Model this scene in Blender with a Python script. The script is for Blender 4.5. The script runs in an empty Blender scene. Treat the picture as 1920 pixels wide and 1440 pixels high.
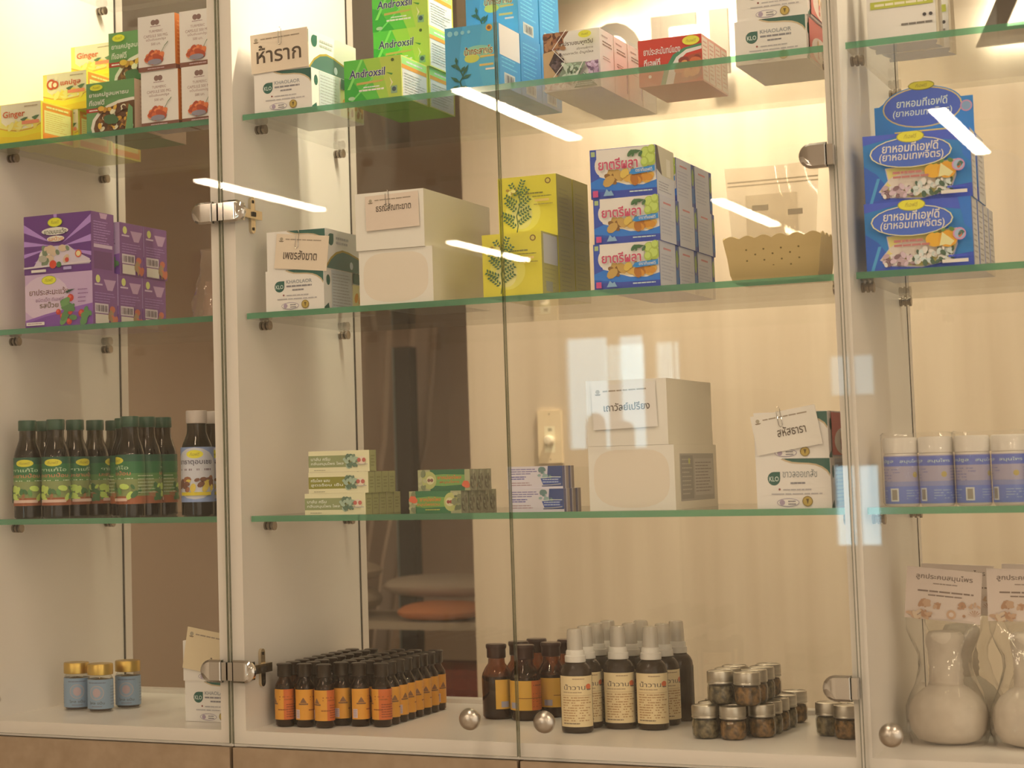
import bpy, math, random
from mathutils import Matrix, Vector
rnd = random.Random(7)
SC = bpy.context.scene
COL = SC.collection

# ------------------------------------------------------------------ camera
cd = bpy.data.cameras.new('camera'); cam = bpy.data.objects.new('camera', cd); COL.objects.link(cam); SC.camera = cam
CX, CY, CZ = 1.27391, -2.30856, 0.27737
YAW, PITCH, ROLL, FPX = 0.47073, 0.08154, -0.02425, 3648.25
fw = Vector((-math.sin(YAW)*math.cos(PITCH), math.cos(YAW)*math.cos(PITCH), math.sin(PITCH)))
r0 = Vector((math.cos(YAW), math.sin(YAW), 0)); u0 = r0.cross(fw)
rt = math.cos(ROLL)*r0 + math.sin(ROLL)*u0; up = -math.sin(ROLL)*r0 + math.cos(ROLL)*u0
cam.matrix_world = Matrix(((rt.x, up.x, -fw.x, CX), (rt.y, up.y, -fw.y, CY), (rt.z, up.z, -fw.z, CZ), (0, 0, 0, 1)))
cd.sensor_fit = 'HORIZONTAL'; cd.sensor_width = 36.0; cd.lens = FPX/1920*36.0
cd.shift_x = 0.20491; cd.shift_y = -0.06691
cd.clip_start = 0.05; cd.clip_end = 60
cd.dof.use_dof = True; cd.dof.focus_distance = 2.62; cd.dof.aperture_fstop = 9.0

# ------------------------------------------------------------------ world, exposure, bounces
w = bpy.data.worlds.new('world'); SC.world = w; w.use_nodes = True
w.node_tree.nodes['Background'].inputs[0].default_value = (1.0, 0.84, 0.64, 1); w.node_tree.nodes['Background'].inputs[1].default_value = 1.15
vs = SC.view_settings; vs.view_transform = 'Standard'; vs.look = 'None'; vs.gamma = 1.0; vs.use_curve_mapping = False; vs.exposure = 0.0
cy = SC.cycles
cy.max_bounces = 8; cy.diffuse_bounces = 5; cy.glossy_bounces = 4; cy.transmission_bounces = 4; cy.transparent_max_bounces = 40
cy.use_denoising = True; cy.sample_clamp_indirect = 4.0; cy.caustics_reflective = False; cy.caustics_refractive = False
FRONT = (1.0, 0.74, 0.50)     # warm ceiling tubes of the shop
WARM = (1.0, 0.84, 0.61)      # cabinet and wall lamps

# ------------------------------------------------------------------ materials
MATS = {}
def lin(c): return tuple(((x/255)/12.92 if x/255 <= .04045 else ((x/255+.055)/1.055)**2.4) for x in c)
def newmat(name):
    m = bpy.data.materials.new(name); m.use_nodes = True
    return m, m.node_tree.nodes, m.node_tree.links, m.node_tree.nodes['Principled BSDF']
def pm(name, col, rough=.45, metal=0.0, spec=.4, coat=0.0, trans=0.0):
    if name in MATS: return MATS[name]
    m, n, l, b = newmat(name)
    b.inputs['Base Color'].default_value = (*col, 1); b.inputs['Roughness'].default_value = rough; b.inputs['Metallic'].default_value = metal
    b.inputs['Specular IOR Level'].default_value = spec; b.inputs['Coat Weight'].default_value = coat; b.inputs['Transmission Weight'].default_value = trans
    MATS[name] = m; return m
def ink(r, g, b_):
    """printed colour, white balanced from the warm light of the shop"""
    key = 'print_%02x%02x%02x' % (r, g, b_)
    if key in MATS: return MATS[key]
    c = lin((r, g, b_)); wht = (.705, .51, .33)
    return pm(key, tuple(min(.86, c[i]/wht[i]) for i in range(3)), .42, 0, .35)
def K(h): return ink(int(h[0:2], 16), int(h[2:4], 16), int(h[4:6], 16))
def emis(name, col, s):
    if name in MATS: return MATS[name]
    m, n, l, b = newmat(name); n.remove(b); e = n.new('ShaderNodeEmission'); e.inputs[0].default_value = (*col, 1); e.inputs[1].default_value = s
    l.new(e.outputs[0], n['Material Output'].inputs[0]); MATS[name] = m; return m
def glassy(name, tint=(1, 1, 1), ior=1.5, rough=0.0, diff=0.0, dcol=(1, 1, 1), gain=1.0, bump=0.0, bscale=60):
    """thin clear sheet: see-through plus the mirror share of its fresnel, and an optional milky share"""
    if name in MATS: return MATS[name]
    m, n, l, b = newmat(name); n.remove(b)
    t = n.new('ShaderNodeBsdfTransparent'); t.inputs[0].default_value = (*tint, 1)
    g = n.new('ShaderNodeBsdfGlossy'); g.inputs['Roughness'].default_value = rough
    fr = n.new('ShaderNodeLayerWeight'); fr.inputs[0].default_value = .5; f0 = ((ior-1)/(ior+1))**2
    pw = n.new('ShaderNodeMath'); pw.operation = 'POWER'; pw.inputs[1].default_value = 5; l.new(fr.outputs['Facing'], pw.inputs[0])
    sl = n.new('ShaderNodeMath'); sl.operation = 'MULTIPLY_ADD'; sl.inputs[1].default_value = 1-f0; sl.inputs[2].default_value = f0; l.new(pw.outputs[0], sl.inputs[0])
    mu = n.new('ShaderNodeMath'); mu.operation = 'MULTIPLY'; mu.use_clamp = True; mu.inputs[1].default_value = gain; l.new(sl.outputs[0], mu.inputs[0])
    base = t
    if diff > 0:
        d = n.new('ShaderNodeBsdfDiffuse'); d.inputs[0].default_value = (*dcol, 1)
        mx = n.new('ShaderNodeMixShader'); mx.inputs[0].default_value = diff; l.new(t.outputs[0], mx.inputs[1]); l.new(d.outputs[0], mx.inputs[2]); base = mx
    if bump > 0:
        tc = n.new('ShaderNodeTexCoord'); no = n.new('ShaderNodeTexNoise'); no.inputs['Scale'].default_value = bscale; no.inputs['Detail'].default_value = 3
        bp = n.new('ShaderNodeBump'); bp.inputs['Strength'].default_value = bump; bp.inputs['Distance'].default_value = .004
        l.new(tc.outputs['Object'], no.inputs[0]); l.new(no.outputs[0], bp.inputs['Height']); l.new(bp.outputs[0], g.inputs['Normal']); l.new(bp.outputs[0], fr.inputs['Normal'])
    m2 = n.new('ShaderNodeMixShader'); l.new(mu.outputs[0], m2.inputs[0]); l.new(base.outputs[0], m2.inputs[1]); l.new(g.outputs[0], m2.inputs[2])
    l.new(m2.outputs[0], n['Material Output'].inputs[0]); MATS[name] = m; return m
def noisy(name, c1, c2, scale=(1, 1, 1), sc=5, rough=.5, spec=.3, detail=4, lo=.35, hi=.65, bump=0.0, metal=0.0):
    if name in MATS: return MATS[name]
    m, n, l, b = newmat(name)
    tc = n.new('ShaderNodeTexCoord'); mp = n.new('ShaderNodeMapping'); mp.inputs['Scale'].default_value = scale
    no = n.new('ShaderNodeTexNoise'); no.inputs['Scale'].default_value = sc; no.inputs['Detail'].default_value = detail
    cr = n.new('ShaderNodeValToRGB'); cr.color_ramp.elements[0].color = (*c1, 1); cr.color_ramp.elements[1].color = (*c2, 1)
    cr.color_ramp.elements[0].position = lo; cr.color_ramp.elements[1].position = hi
    l.new(tc.outputs['Object'], mp.inputs[0]); l.new(mp.outputs[0], no.inputs[0]); l.new(no.outputs[0], cr.inputs[0]); l.new(cr.outputs[0], b.inputs['Base Color'])
    b.inputs['Roughness'].default_value = rough; b.inputs['Specular IOR Level'].default_value = spec; b.inputs['Metallic'].default_value = metal
    if bump:
        bp = n.new('ShaderNodeBump'); bp.inputs['Strength'].default_value = bump; bp.inputs['Distance'].default_value = .002
        l.new(no.outputs[0], bp.inputs['Height']); l.new(bp.outputs[0], b.inputs['Normal'])
    MATS[name] = m; return m

LAM = noisy('white_laminate', (.84, .80, .76), (.87, .84, .80), (1, 1, 1), 3, .32, .4)
WOODWALL = noisy('pale_wood_laminate', (.53, .445, .335), (.63, .545, .425), (9, 9, .5), 2.2, .45, .25, 5, .3, .7)
BROWNLAM = noisy('brown_speckled_laminate', (.32, .24, .165), (.39, .30, .215), (1, 1, 1), 40, .5, .25, 4, .3, .7)
PLASTER = pm('warm_plaster', (.80, .76, .70), .8, 0, .2)
DIMWALL = pm('taupe_paint', (.50, .38, .28), .7, 0, .2)
FLOORM = noisy('floor_tile', (.42, .36, .30), (.50, .44, .38), (1, 1, 1), 4, .3, .4)
DOORGLASS = glassy('door_glass', (.992, .990, .982), 1.5)
BACKGLASS = glassy('back_glass', (.97, .965, .95), 1.5)
SHELFGLASS = glassy('shelf_glass', (.975, .985, .972), 1.5)
EDGEGREEN = glassy('green_glass_edge', (.22, .52, .36), 1.5, .08, .34, (.20, .60, .38), 1.4)
EDGEDARK = glassy('dark_glass_edge', (.42, .46, .36), 1.5, .1, .5, (.16, .15, .10), 1.0)
CHROME = pm('chrome', (.66, .64, .61), .06, 1.0)
BRUSHED = noisy('brushed_steel', (.52, .48, .43), (.66, .61, .55), (1, 1, 12), 20, .28, .5, 3, .3, .7, 0, 1.0)
BRASSY = pm('pale_brass', (.72, .62, .44), .25, 1.0)
PINM = pm('dark_nickel', (.30, .26, .22), .25, 1.0)
DARK = pm('dark_gap', (.03, .025, .02), .8)
CLEAR = glassy('clear_plastic', (.985, .98, .97), 1.4, .06, .06, (.85, .80, .72), 1.5, .6, 45)
CLEARSMOOTH = glassy('clear_plastic_sheet', (.955, .95, .93), 1.45, .05, .10, (.85, .80, .72), 1.2)
AMBER = glassy('amber_glass', (.50, .25, .06), 1.5, .02, .08, (.10, .05, .02), 1.3)
CLEARGLASS = glassy('clear_jar_glass', (.93, .94, .92), 1.5, .0, .0, (1, 1, 1), 1.4)
LIQ = pm('dark_tincture', (.022, .012, .006), .12, 0, .5)
AMBERLIQ = pm('brown_tincture', (.045, .020, .007), .15, 0, .5)
CAPDARK = pm('dark_brown_cap', (.028, .018, .012), .3, 0, .5)
CAPMAROON = pm('maroon_cap', (.040, .010, .008), .3, 0, .5)
WPLAST = pm('white_plastic', (.80, .78, .74), .35, 0, .45)
CREAM = pm('cream_plastic', (.62, .49, .24), .38, 0, .4)
GOLDM = pm('gold_lid', (.62, .44, .12), .32, 1.0)
ALU = noisy('aluminium_lid', (.50, .47, .41), (.60, .57, .50), (1, 1, 30), 8, .36, .5, 2, .3, .7, 0, 1.0)
CLOTH = noisy('raw_cotton', (.60, .54, .46), (.68, .62, .54), (1, 1, 1), 60, .9, .1, 3, .3, .7, .25)

# ------------------------------------------------------------------ mesh tools
TEXT = {}
def glyphs(s, bold=0.0, shear=0.0):
    k = (s, bold, shear)
    if k in TEXT: return TEXT[k]
    c = bpy.data.curves.new('txt', 'FONT'); c.body = s; c.resolution_u = 2; c.offset = bold; c.shear = shear
    o = bpy.data.objects.new('txt', c); COL.objects.link(o); bpy.context.view_layer.update()
    me = o.to_mesh(); vs_ = [(v.co.x, v.co.y) for v in me.vertices]; ps = [tuple(p.vertices) for p in me.polygons]
    x0 = min(v[0] for v in vs_); x1 = max(v[0] for v in vs_); y0 = min(v[1] for v in vs_); y1 = max(v[1] for v in vs_)
    vs_ = [((a-x0)/(x1-x0), (b-y0)/(y1-y0)) for a, b in vs_]
    o.to_mesh_clear(); bpy.data.objects.remove(o); bpy.data.curves.remove(c)
    TEXT[k] = (vs_, ps); return TEXT[k]

class MB:
    def __init__(s): s.v = []; s.f = []; s.mi = []; s.sm = []; s.mats = []
    def mat(s, m):
        if m not in s.mats: s.mats.append(m)
        return s.mats.index(m)
    def poly(s, pts, m, smooth=False):
        i = len(s.v); s.v += [tuple(p) for p in pts]; s.f.append(tuple(range(i, i+len(pts)))); s.mi.append(s.mat(m)); s.sm.append(smooth)
    def mesh(s, verts, faces, m, smooth=False):
        i = len(s.v); s.v += [tuple(p) for p in verts]; k = s.mat(m)
        for f in faces: s.f.append(tuple(i+j for j in f)); s.mi.append(k); s.sm.append(smooth)
    def box(s, x0, y0, z0, x1, y1, z1, m, edge=None, edges=''):
        """edge material goes on the faces named in edges (x X y Y z Z)"""
        P = [(x0, y0, z0), (x1, y0, z0), (x1, y1, z0), (x0, y1, z0), (x0, y0, z1), (x1, y0, z1), (x1, y1, z1), (x0, y1, z1)]
        for k, f in (('z', (3, 2, 1, 0)), ('Z', (4, 5, 6, 7)), ('y', (0, 1, 5, 4)), ('X', (1, 2, 6, 5)), ('Y', (2, 3, 7, 6)), ('x', (3, 0, 4, 7))):
            s.mesh([P[j] for j in f], [(0, 1, 2, 3)], edge if k in edges else m)
    def lathe(s, prof, m, n=24, c=(0, 0, 0), smooth=True, wob=None):
        V = []; Fc = []
        for (r, z) in prof:
            for i in range(n):
                a = 2*math.pi*i/n; rr = r*(wob(a, z) if wob else 1)
                V.append((c[0]+rr*math.cos(a), c[1]+rr*math.sin(a), c[2]+z))
        for j in range(len(prof)-1):
            for i in range(n):
                k = (i+1) % n; Fc.append((j*n+i, j*n+k, (j+1)*n+k, (j+1)*n+i))
        if prof[0][0] > 1e-6: Fc.append(tuple(range(n-1, -1, -1)))
        if prof[-1][0] > 1e-6: Fc.append(tuple((len(prof)-1)*n+i for i in range(n)))
        s.mesh(V, Fc, m, smooth)
    def prism(s, pts, a0, a1, m, axis='y', smooth=False):
        """outline extruded along an axis; pts are the two other coordinates"""
        def P(p, a): return {'y': (p[0], a, p[1]), 'x': (a, p[0], p[1]), 'z': (p[0], p[1], a)}[axis]
        n = len(pts); V = [P(p, a0) for p in pts]+[P(p, a1) for p in pts]
        F_ = [tuple(range(n)), tuple(range(2*n-1, n-1, -1))]+[(i, n+i, n+(i+1) % n, (i+1) % n) for i in range(n)]
        s.mesh(V, F_, m, smooth)
    def tube(s, pts, r, m, n=8):
        P = [Vector(p) for p in pts]; V = []; F_ = []
        for i, p in enumerate(P):
            d = (P[min(i+1, len(P)-1)]-P[max(i-1, 0)]).normalized()
            a = d.cross(Vector((0, 0, 1)) if abs(d.z) < .9 else Vector((1, 0, 0))).normalized(); b = d.cross(a)
            for k in range(n):
                t = 2*math.pi*k/n; V.append(p+a*(r*math.cos(t))+b*(r*math.sin(t)))
        for i in range(len(P)-1):
            for k in range(n): F_.append((i*n+k, i*n+(k+1) % n, (i+1)*n+(k+1) % n, (i+1)*n+k))
        F_.append(tuple(range(n))); F_.append(tuple((len(P)-1)*n+k for k in range(n)))
        s.mesh(V, F_, m, True)
    def face(s, O, U, V): return Face(s, O, U, V)
    def build(s, name, parent=None, loc=(0, 0, 0), rot=(0, 0, 0)):
        me = bpy.data.meshes.new(name); me.from_pydata(s.v, [], s.f)
        for m in s.mats: me.materials.append(m)
        me.polygons.foreach_set('material_index', s.mi); me.polygons.foreach_set('use_smooth', s.sm)
        me.update()
        if any(s.sm): me.set_sharp_from_angle(angle=math.radians(42))
        o = bpy.data.objects.new(name, me); COL.objects.link(o); o.location = loc; o.rotation_euler = rot
        if parent: o.parent = parent
        return o

class Face:
    """printed artwork on a panel: coordinates run 0..1 across and 0..1 up the panel, every layer a hair above the last"""
    def __init__(s, mb, O, U, V):
        s.mb = mb; s.O = Vector(O); s.U = Vector(U); s.V = Vector(V); s.N = s.U.cross(s.V).normalized(); s.k = 0; s.asp = s.V.length/s.U.length
    def lift(s): s.k += 1; return s.N*(.00012+.00006*s.k)
    def P(s, x, y, L): return s.O+s.U*x+s.V*y+L
    def poly(s, pts, m):
        for ax, lim, sg in ((0, 0, 1), (0, 1, -1), (1, 0, 1), (1, 1, -1)):      # keep the print inside the panel
            out = []
            for i, p in enumerate(pts):
                q = pts[i-1]; dp = (p[ax]-lim)*sg; dq = (q[ax]-lim)*sg
                if (dp >= 0) != (dq >= 0): k = dq/(dq-dp); out.append((q[0]+(p[0]-q[0])*k, q[1]+(p[1]-q[1])*k))
                if dp >= 0: out.append(p)
            pts = out
            if len(pts) < 3: return
        L = s.lift(); s.mb.poly([s.P(x, y, L) for x, y in pts], m)
    def rect(s, x0, y0, x1, y1, m): s.poly([(x0, y0), (x1, y0), (x1, y1), (x0, y1)], m)
    def ell(s, cx, cy, rx, ry, m, n=20): s.poly([(cx+rx*math.cos(2*math.pi*i/n), cy+ry*math.sin(2*math.pi*i/n)) for i in range(n)], m)
    def circ(s, cx, cy, r, m, n=16): s.ell(cx, cy, r*s.asp, r, m, n)
    def text(s, t, x0, y0, x1, y1, m, bold=0.0, shear=0.0):
        vs_, ps = glyphs(t, bold, shear); L = s.lift(); s.mb.mesh([s.P(x0+(x1-x0)*a, y0+(y1-y0)*b, L) for a, b in vs_], ps, m)
    def lines(s, x0, y0, x1, y1, n, m, fill=.45, seed=1, ragged=.3):
        q = random.Random(seed); st = (y1-y0)/n; L = s.lift()
        for i in range(n):
            yy = y1-(i+.5)*st; x = x0; end = x1-(x1-x0)*ragged*q.random()
            while x < end:
                wd = min((x1-x0)*(.10+.16*q.random()), end-x)
                s.mb.poly([s.P(a, b, L) for a, b in ((x, yy-st*fill/2), (x+wd, yy-st*fill/2), (x+wd, yy+st*fill/2), (x, yy+st*fill/2))], m); x += wd+(x1-x0)*.02
    def curve(s, pts, th, m):
        """a ribbon th high along a polyline"""
        s.poly(list(pts)+[(x, y-th) for x, y in reversed(pts)], m)
    def blobs(s, x0, y0, x1, y1, n, ms, r, seed=3, el=1.5):
        q = random.Random(seed)
        for i in range(n):
            cx = x0+(x1-x0)*q.random(); cy = y0+(y1-y0)*q.random(); a = q.random()*3.14; rr = r*(.6+.8*q.random()); m = ms[q.randrange(len(ms))]
            s.poly([(cx+s.asp*(rr*el*math.cos(t)*math.cos(a)-rr*math.sin(t)*math.sin(a)), cy+rr*el*math.cos(t)*math.sin(a)+rr*math.sin(t)*math.cos(a)) for t in [2*math.pi*j/9 for j in range(9)]], m)
    def oval_logo(s, cx, cy, rx, ry):
        s.ell(cx, cy, rx, ry, K('8a8a30')); s.ell(cx, cy, rx*.93, ry*.90, K('c8b428')); s.text('ทีเอฟดี', cx-rx*.55, cy-ry*.35, cx+rx*.55, cy+ry*.40, K('8a7a22'), 0, .3)
class CylFace(Face):
    """the same on a round label: x runs around the arc"""
    def __init__(s, mb, r, z0, z1, a0, a1): s.mb = mb; s.r = r; s.z0 = z0; s.z1 = z1; s.a0 = a0; s.a1 = a1; s.k = 0; s.asp = (z1-z0)/(r*(a1-a0))
    def lift(s): s.k += 1; return .00012+.00006*s.k
    def P(s, x, y, L):
        a = s.a0+(s.a1-s.a0)*x; rr = s.r+L; return (rr*math.cos(a), rr*math.sin(a), s.z0+(s.z1-s.z0)*y)
    def poly(s, pts, m):
        L = s.lift(); n = 4+int(abs(s.a1-s.a0)*9)
        for k in range(n):                                  # cut into upright strips so that the print follows the curve
            P_ = list(pts)
            for lim, sg in ((k/n, 1), ((k+1)/n, -1)):
                out = []
                for i, p in enumerate(P_):
                    q = P_[i-1]; dp = (p[0]-lim)*sg; dq = (q[0]-lim)*sg
                    if (dp >= 0) != (dq >= 0): t = dq/(dq-dp); out.append((q[0]+(p[0]-q[0])*t, q[1]+(p[1]-q[1])*t))
                    if dp >= 0: out.append(p)
                P_ = out
                if len(P_) < 3: break
            if len(P_) >= 3: s.mb.poly([s.P(x, min(1, max(0, y)), L) for x, y in P_], m)
    def rect(s, x0, y0, x1, y1, m):
        L = s.lift(); n = 1+int(abs(x1-x0)*abs(s.a1-s.a0)*10)
        for i in range(n):
            a = x0+(x1-x0)*i/n; b = x0+(x1-x0)*(i+1)/n
            s.mb.mesh([s.P(a, y0, L), s.P(b, y0, L), s.P(b, y1, L), s.P(a, y1, L)], [(0, 1, 2, 3)], m, False)

def tag(o, label=None, cat=None, group=None, kind=None):
    if label: o['label'] = label
    if cat: o['category'] = cat
    if group: o['group'] = group
    if kind: o['kind'] = kind
    return o
def struct(o): o['kind'] = 'structure'; return o
def thing(name, loc, label, cat, group=None, rz=0.0):
    o = bpy.data.objects.new(name, None); COL.objects.link(o); o.location = loc; o.rotation_euler = (0, 0, rz); o.empty_display_size = .02
    return tag(o, label, cat, group)
def dup(o, loc, label=None, rz=None, parent=None, group=None):
    c = o.copy(); COL.objects.link(c); c.parent = parent
    if parent is None:
        c.location = loc
        if rz is not None: c.rotation_euler = (o.rotation_euler.x, o.rotation_euler.y, rz)
        if label: c['label'] = label
        if group: c['group'] = group
    for ch in [x for x in bpy.data.objects if x.parent == o]: dup(ch, None, None, None, c)
    return c
def carton(w_, d, h, base, front=None, side=None, sidecol=None, topcol=None):
    """a folded card box with printed panels; origin at the front left bottom corner"""
    mb = MB(); mb.box(0, 0, 0, w_, d, h, base, sidecol or base, 'X')
    e = .0006
    if topcol: mb.face((0, 0, h), (w_, 0, 0), (0, d, 0)).rect(0, 0, 1, 1, topcol)
    # tuck flap crease on the right end
    if front: front(mb.face((0, 0, 0), (w_, 0, 0), (0, 0, h)))
    if side: side(mb.face((w_, 0, 0), (0, d, 0), (0, 0, h)))
    return mb
ORD = ['first', 'second', 'third', 'fourth', 'fifth', 'sixth', 'seventh', 'eighth', 'ninth']
DEPTH = ['frontmost', 'second from the front', 'third from the front', 'fourth from the front', 'fifth from the front', 'sixth from the front']

# ------------------------------------------------------------------ levels and widths
S1, S2, S3, SB_, S0 = .774, .499, .223, -.0621, 1.049      # shelf tops, bottom board top
D = .368; SETB = .0223; FLOOR = -1.08; CEIL = 1.5
XL0, XL1 = -.4218, -.038          # left bay
XM0, XM1 = 0.0, .800              # middle bay
XR0, XR1 = .8184, 1.222           # right bay
DB = -.0785                       # lower edge of the glass doors

# ------------------------------------------------------------------ lamps of the place, plus unseen fill lamps
ORD = ['first', 'second', 'third', 'fourth', 'fifth', 'sixth', 'seventh', 'eighth', 'ninth']
TUBE = emis('lamp_tube', (1.0, .80, .57), 95)
FILLTUBE = emis('added_fill_tube', (1.0, .80, .57), 48)  # for the unseen tubes added close to the cabinet as fill
def ceiling_tube(x, y, label, tm=None):
    t = thing('ceiling_light', (x, y, CEIL), label, 'ceiling light', 'linear lamps on the ceiling in front of the cabinet')
    mb = MB(); mb.box(-.03, -.56, -.03, .03, .56, 0, WPLAST); mb.build('housing', t)
    mb = MB(); mb.box(-.026, -.54, -.036, .026, .54, -.0302, tm or TUBE); mb.build('diffuser', t)
    return t
ROWS = {-2.6: (-4.98, -7.6), -1.0: (-3.84, -6.88), .24: (-5.1, -.95), 1.7: (-.95, -4.2), 3.2: (-.95, -2.9)}  # tubes closest to the cabinet and both right-hand rows are unseen, added as fill
for i, (x, ys) in enumerate(ROWS.items()):
    near = max(ys)
    for y in ys: ceiling_tube(x, y, 'linear warm ceiling lamp or added fill, %s row from the windows, %s the cabinet' % (ORD[i], 'nearer' if y == near else 'farther from'), FILLTUBE if y == -.95 else None)
def downlight(x, y, z, power, size, label, spot=None, tilt=0.0, cam_r=.05):
    t = thing('downlight', (x, y, z), label, 'ceiling light')
    mb = MB(); mb.lathe([(cam_r*1.25, 0), (cam_r*1.25, -.006), (cam_r, -.008), (cam_r, 0)], WPLAST, 24); mb.build('trim_ring', t)
    ld = bpy.data.lights.new('lamp', 'SPOT' if spot else 'AREA'); ld.energy = power; ld.color = WARM
    if spot: ld.spot_size = math.radians(spot); ld.spot_blend = .9; ld.shadow_soft_size = size
    else: ld.shape = 'DISK'; ld.size = size
    lo = bpy.data.objects.new('lamp', ld); COL.objects.link(lo); lo.parent = t; lo.location = (0, 0, -.012); lo.rotation_euler = (tilt, 0, 0)
    return t
downlight(.26, 1.42, CEIL, 105, .05, 'round downlight washing the pale wood wall above the letters', 125, .22)
downlight(1.25, 1.30, CEIL, 18, .05, 'round downlight washing the pale wood wall behind the right bay', 125, .22)
downlight(-.95, 1.05, CEIL, 16, .05, 'round fill downlight added in front of the back room opening', 120, 0)  # unseen lamp added to lift the dim back room
downlight(-2.9, 2.3, CEIL, 60, .05, 'round fill downlight added at the left end of the back room', 150, 0)  # unseen lamp added to brighten the far wall on the left

# ------------------------------------------------------------------ room shell
def slab(name, x0, y0, z0, x1, y1, z1, m):
    mb = MB(); mb.box(x0, y0, z0, x1, y1, z1, m); return struct(mb.build(name))
slab('floor', -5, -9, FLOOR-.1, 4, 3.6, FLOOR, FLOORM)
slab('ceiling', -5, -9, CEIL, 4, 3.6, CEIL+.1, PLASTER)
slab('wall_back', -.357, 1.70, FLOOR, 4, 1.82, CEIL, WOODWALL)
slab('wall_far', -5, 3.4, FLOOR, 4, 3.5, CEIL, DIMWALL)
slab('wall_left', -5.1, -9, FLOOR, -5, 3.6, CEIL, PLASTER)
def wall_with_windows():
    y0, y1 = -8.9, -8.8; mb = MB()
    holes = [(-2.66, -2.10, .36, 1.08, 5.2), (-1.10, -.78, -.22, .28, 7.0), (-1.10, -.78, .62, .90, 3.0)]
    mb.box(-5, y0, FLOOR, -2.66, y1, CEIL, PLASTER); mb.box(-2.10, y0, FLOOR, -1.10, y1, CEIL, PLASTER); mb.box(-.78, y0, FLOOR, 4, y1, CEIL, PLASTER)
    for x0, x1, a, b in ((-2.66, -2.10, FLOOR, .36), (-2.66, -2.10, 1.08, CEIL), (-1.10, -.78, FLOOR, -.22), (-1.10, -.78, .28, .62), (-1.10, -.78, .90, CEIL)): mb.box(x0, y0, a, x1, y1, b, PLASTER)
    struct(mb.build('wall_front'))
    fm = pm('window_frame_white', (.7, .68, .64), .5)
    for i, (x0, x1, z0, z1, dl) in enumerate(holes):
        day = emis('daylight_pane_%d' % i, (.62, .90, 1.0), dl)
        t = bpy.data.objects.new('window_%d' % (i+1), None); COL.objects.link(t); t.location = ((x0+x1)/2, y0, z0); struct(t)
        W2, H2 = (x1-x0)/2, z1-z0
        mb = MB(); mb.box(-W2, 0, 0, W2, .01, H2, day); mb.build('pane', t)
        mb = MB()
        for a, b in ((-W2, -W2+.04), (W2-.04, W2), (.02, .09) if i == 0 else (-.012, .012)): mb.box(a, .01, 0, b, .07, H2, fm)
        for a, b in ((0, .03), (H2-.03, H2)): mb.box(-W2, .012, a, W2, .065, b, fm)
        mb.build('frame', t)
wall_with_windows()
for x, r, h, l in ((-2.44, .06, .24, 'tall rounded stand-in shape added on the far window sill, left of its pair'), (-2.28, .075, .19, 'squat rounded stand-in shape added on the far window sill, right of its pair')):  # invented shapes that block part of the window's reflection
    mb = MB(); mb.lathe([(0, 0), (r*.8, 0), (r, h*.15), (r, h*.7), (r*.8, h*.9), (r*.3, h), (0, h)], pm('brown_stand_in', (.20, .13, .08), .4), 20); tag(mb.build('sill_stand_in', None, (x, -8.82, .3605)), l, 'jar', 'stand-in shapes added on the far window sill')

# letters on the wall behind (cut out plates standing on pegs)
LETTER = noisy('brushed_letter_metal', (.17, .15, .125), (.21, .185, .16), (1, 1, 1), 3, .5, .3)
GLOW = emis('letter_backlight', (1.0, .92, .74), 26)
DKLET = pm('dark_letter_metal', (.10, .085, .07), .5)
def letter(name, pts_list, x, z, label, lm=None):
    mb = MB(); LETTER_ = lm or LETTER
    for pts in pts_list: mb.prism(pts, -.012, 0, LETTER_, 'y')
    o = mb.build(name, None, (x, 1.672, z)); tag(o, label, 'sign letter', 'raised letters on the wood wall')
    mb = MB()
    for pts in pts_list:
        cx = sum(p[0] for p in pts)/len(pts); cz = sum(p[1] for p in pts)/len(pts); mb.prism([(cx+(a-cx)*.85, cz+(b-cz)*.9) for a, b in pts], .0005, .004, GLOW, 'y')
    mb.build('backlight', o); return o
H_ = .137
letter('wall_letter', [[(0, 0), (.040, 0), (.040, H_), (0, H_)]], .226, 1.09, 'grey raised letter I on the wall, half behind the white cartons')
letter('wall_letter', [[(0, 0), (.038, 0), (.038, .045), (.082, .045), (.082, .070), (.038, .070), (.038, .111), (.097, .111), (.097, H_), (0, H_)]], .101, 1.09, 'grey raised letter F on the wall above the red cartons')
n_ = 18; ring = [(.062*math.cos(a)+.062, (H_/2)*math.sin(a)+H_/2) for a in [2*math.pi*i/n_ for i in range(n_)]]; rin = [(.034*math.cos(a)+.062, (H_/2-.028)*math.sin(a)+H_/2) for a in [2*math.pi*i/n_ for i in range(n_)]]
letter('wall_letter', [[ring[i], ring[(i+1) % n_], rin[(i+1) % n_], rin[i]] for i in range(n_)], -.046, 1.09, 'round grey raised letter O on the wall behind the brown carton row')
TRI = [(0, 0), (.20, 0), (.10, .21)]; TIN = [(.058, .034), (.142, .034), (.10, .122)]
letter('wall_emblem', [[TRI[i], TRI[(i+1) % 3], TIN[(i+1) % 3], TIN[i]] for i in range(3)], .754, 1.083, 'dark grey raised triangle outline on the wall above the near unit shelf', DKLET)

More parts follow.
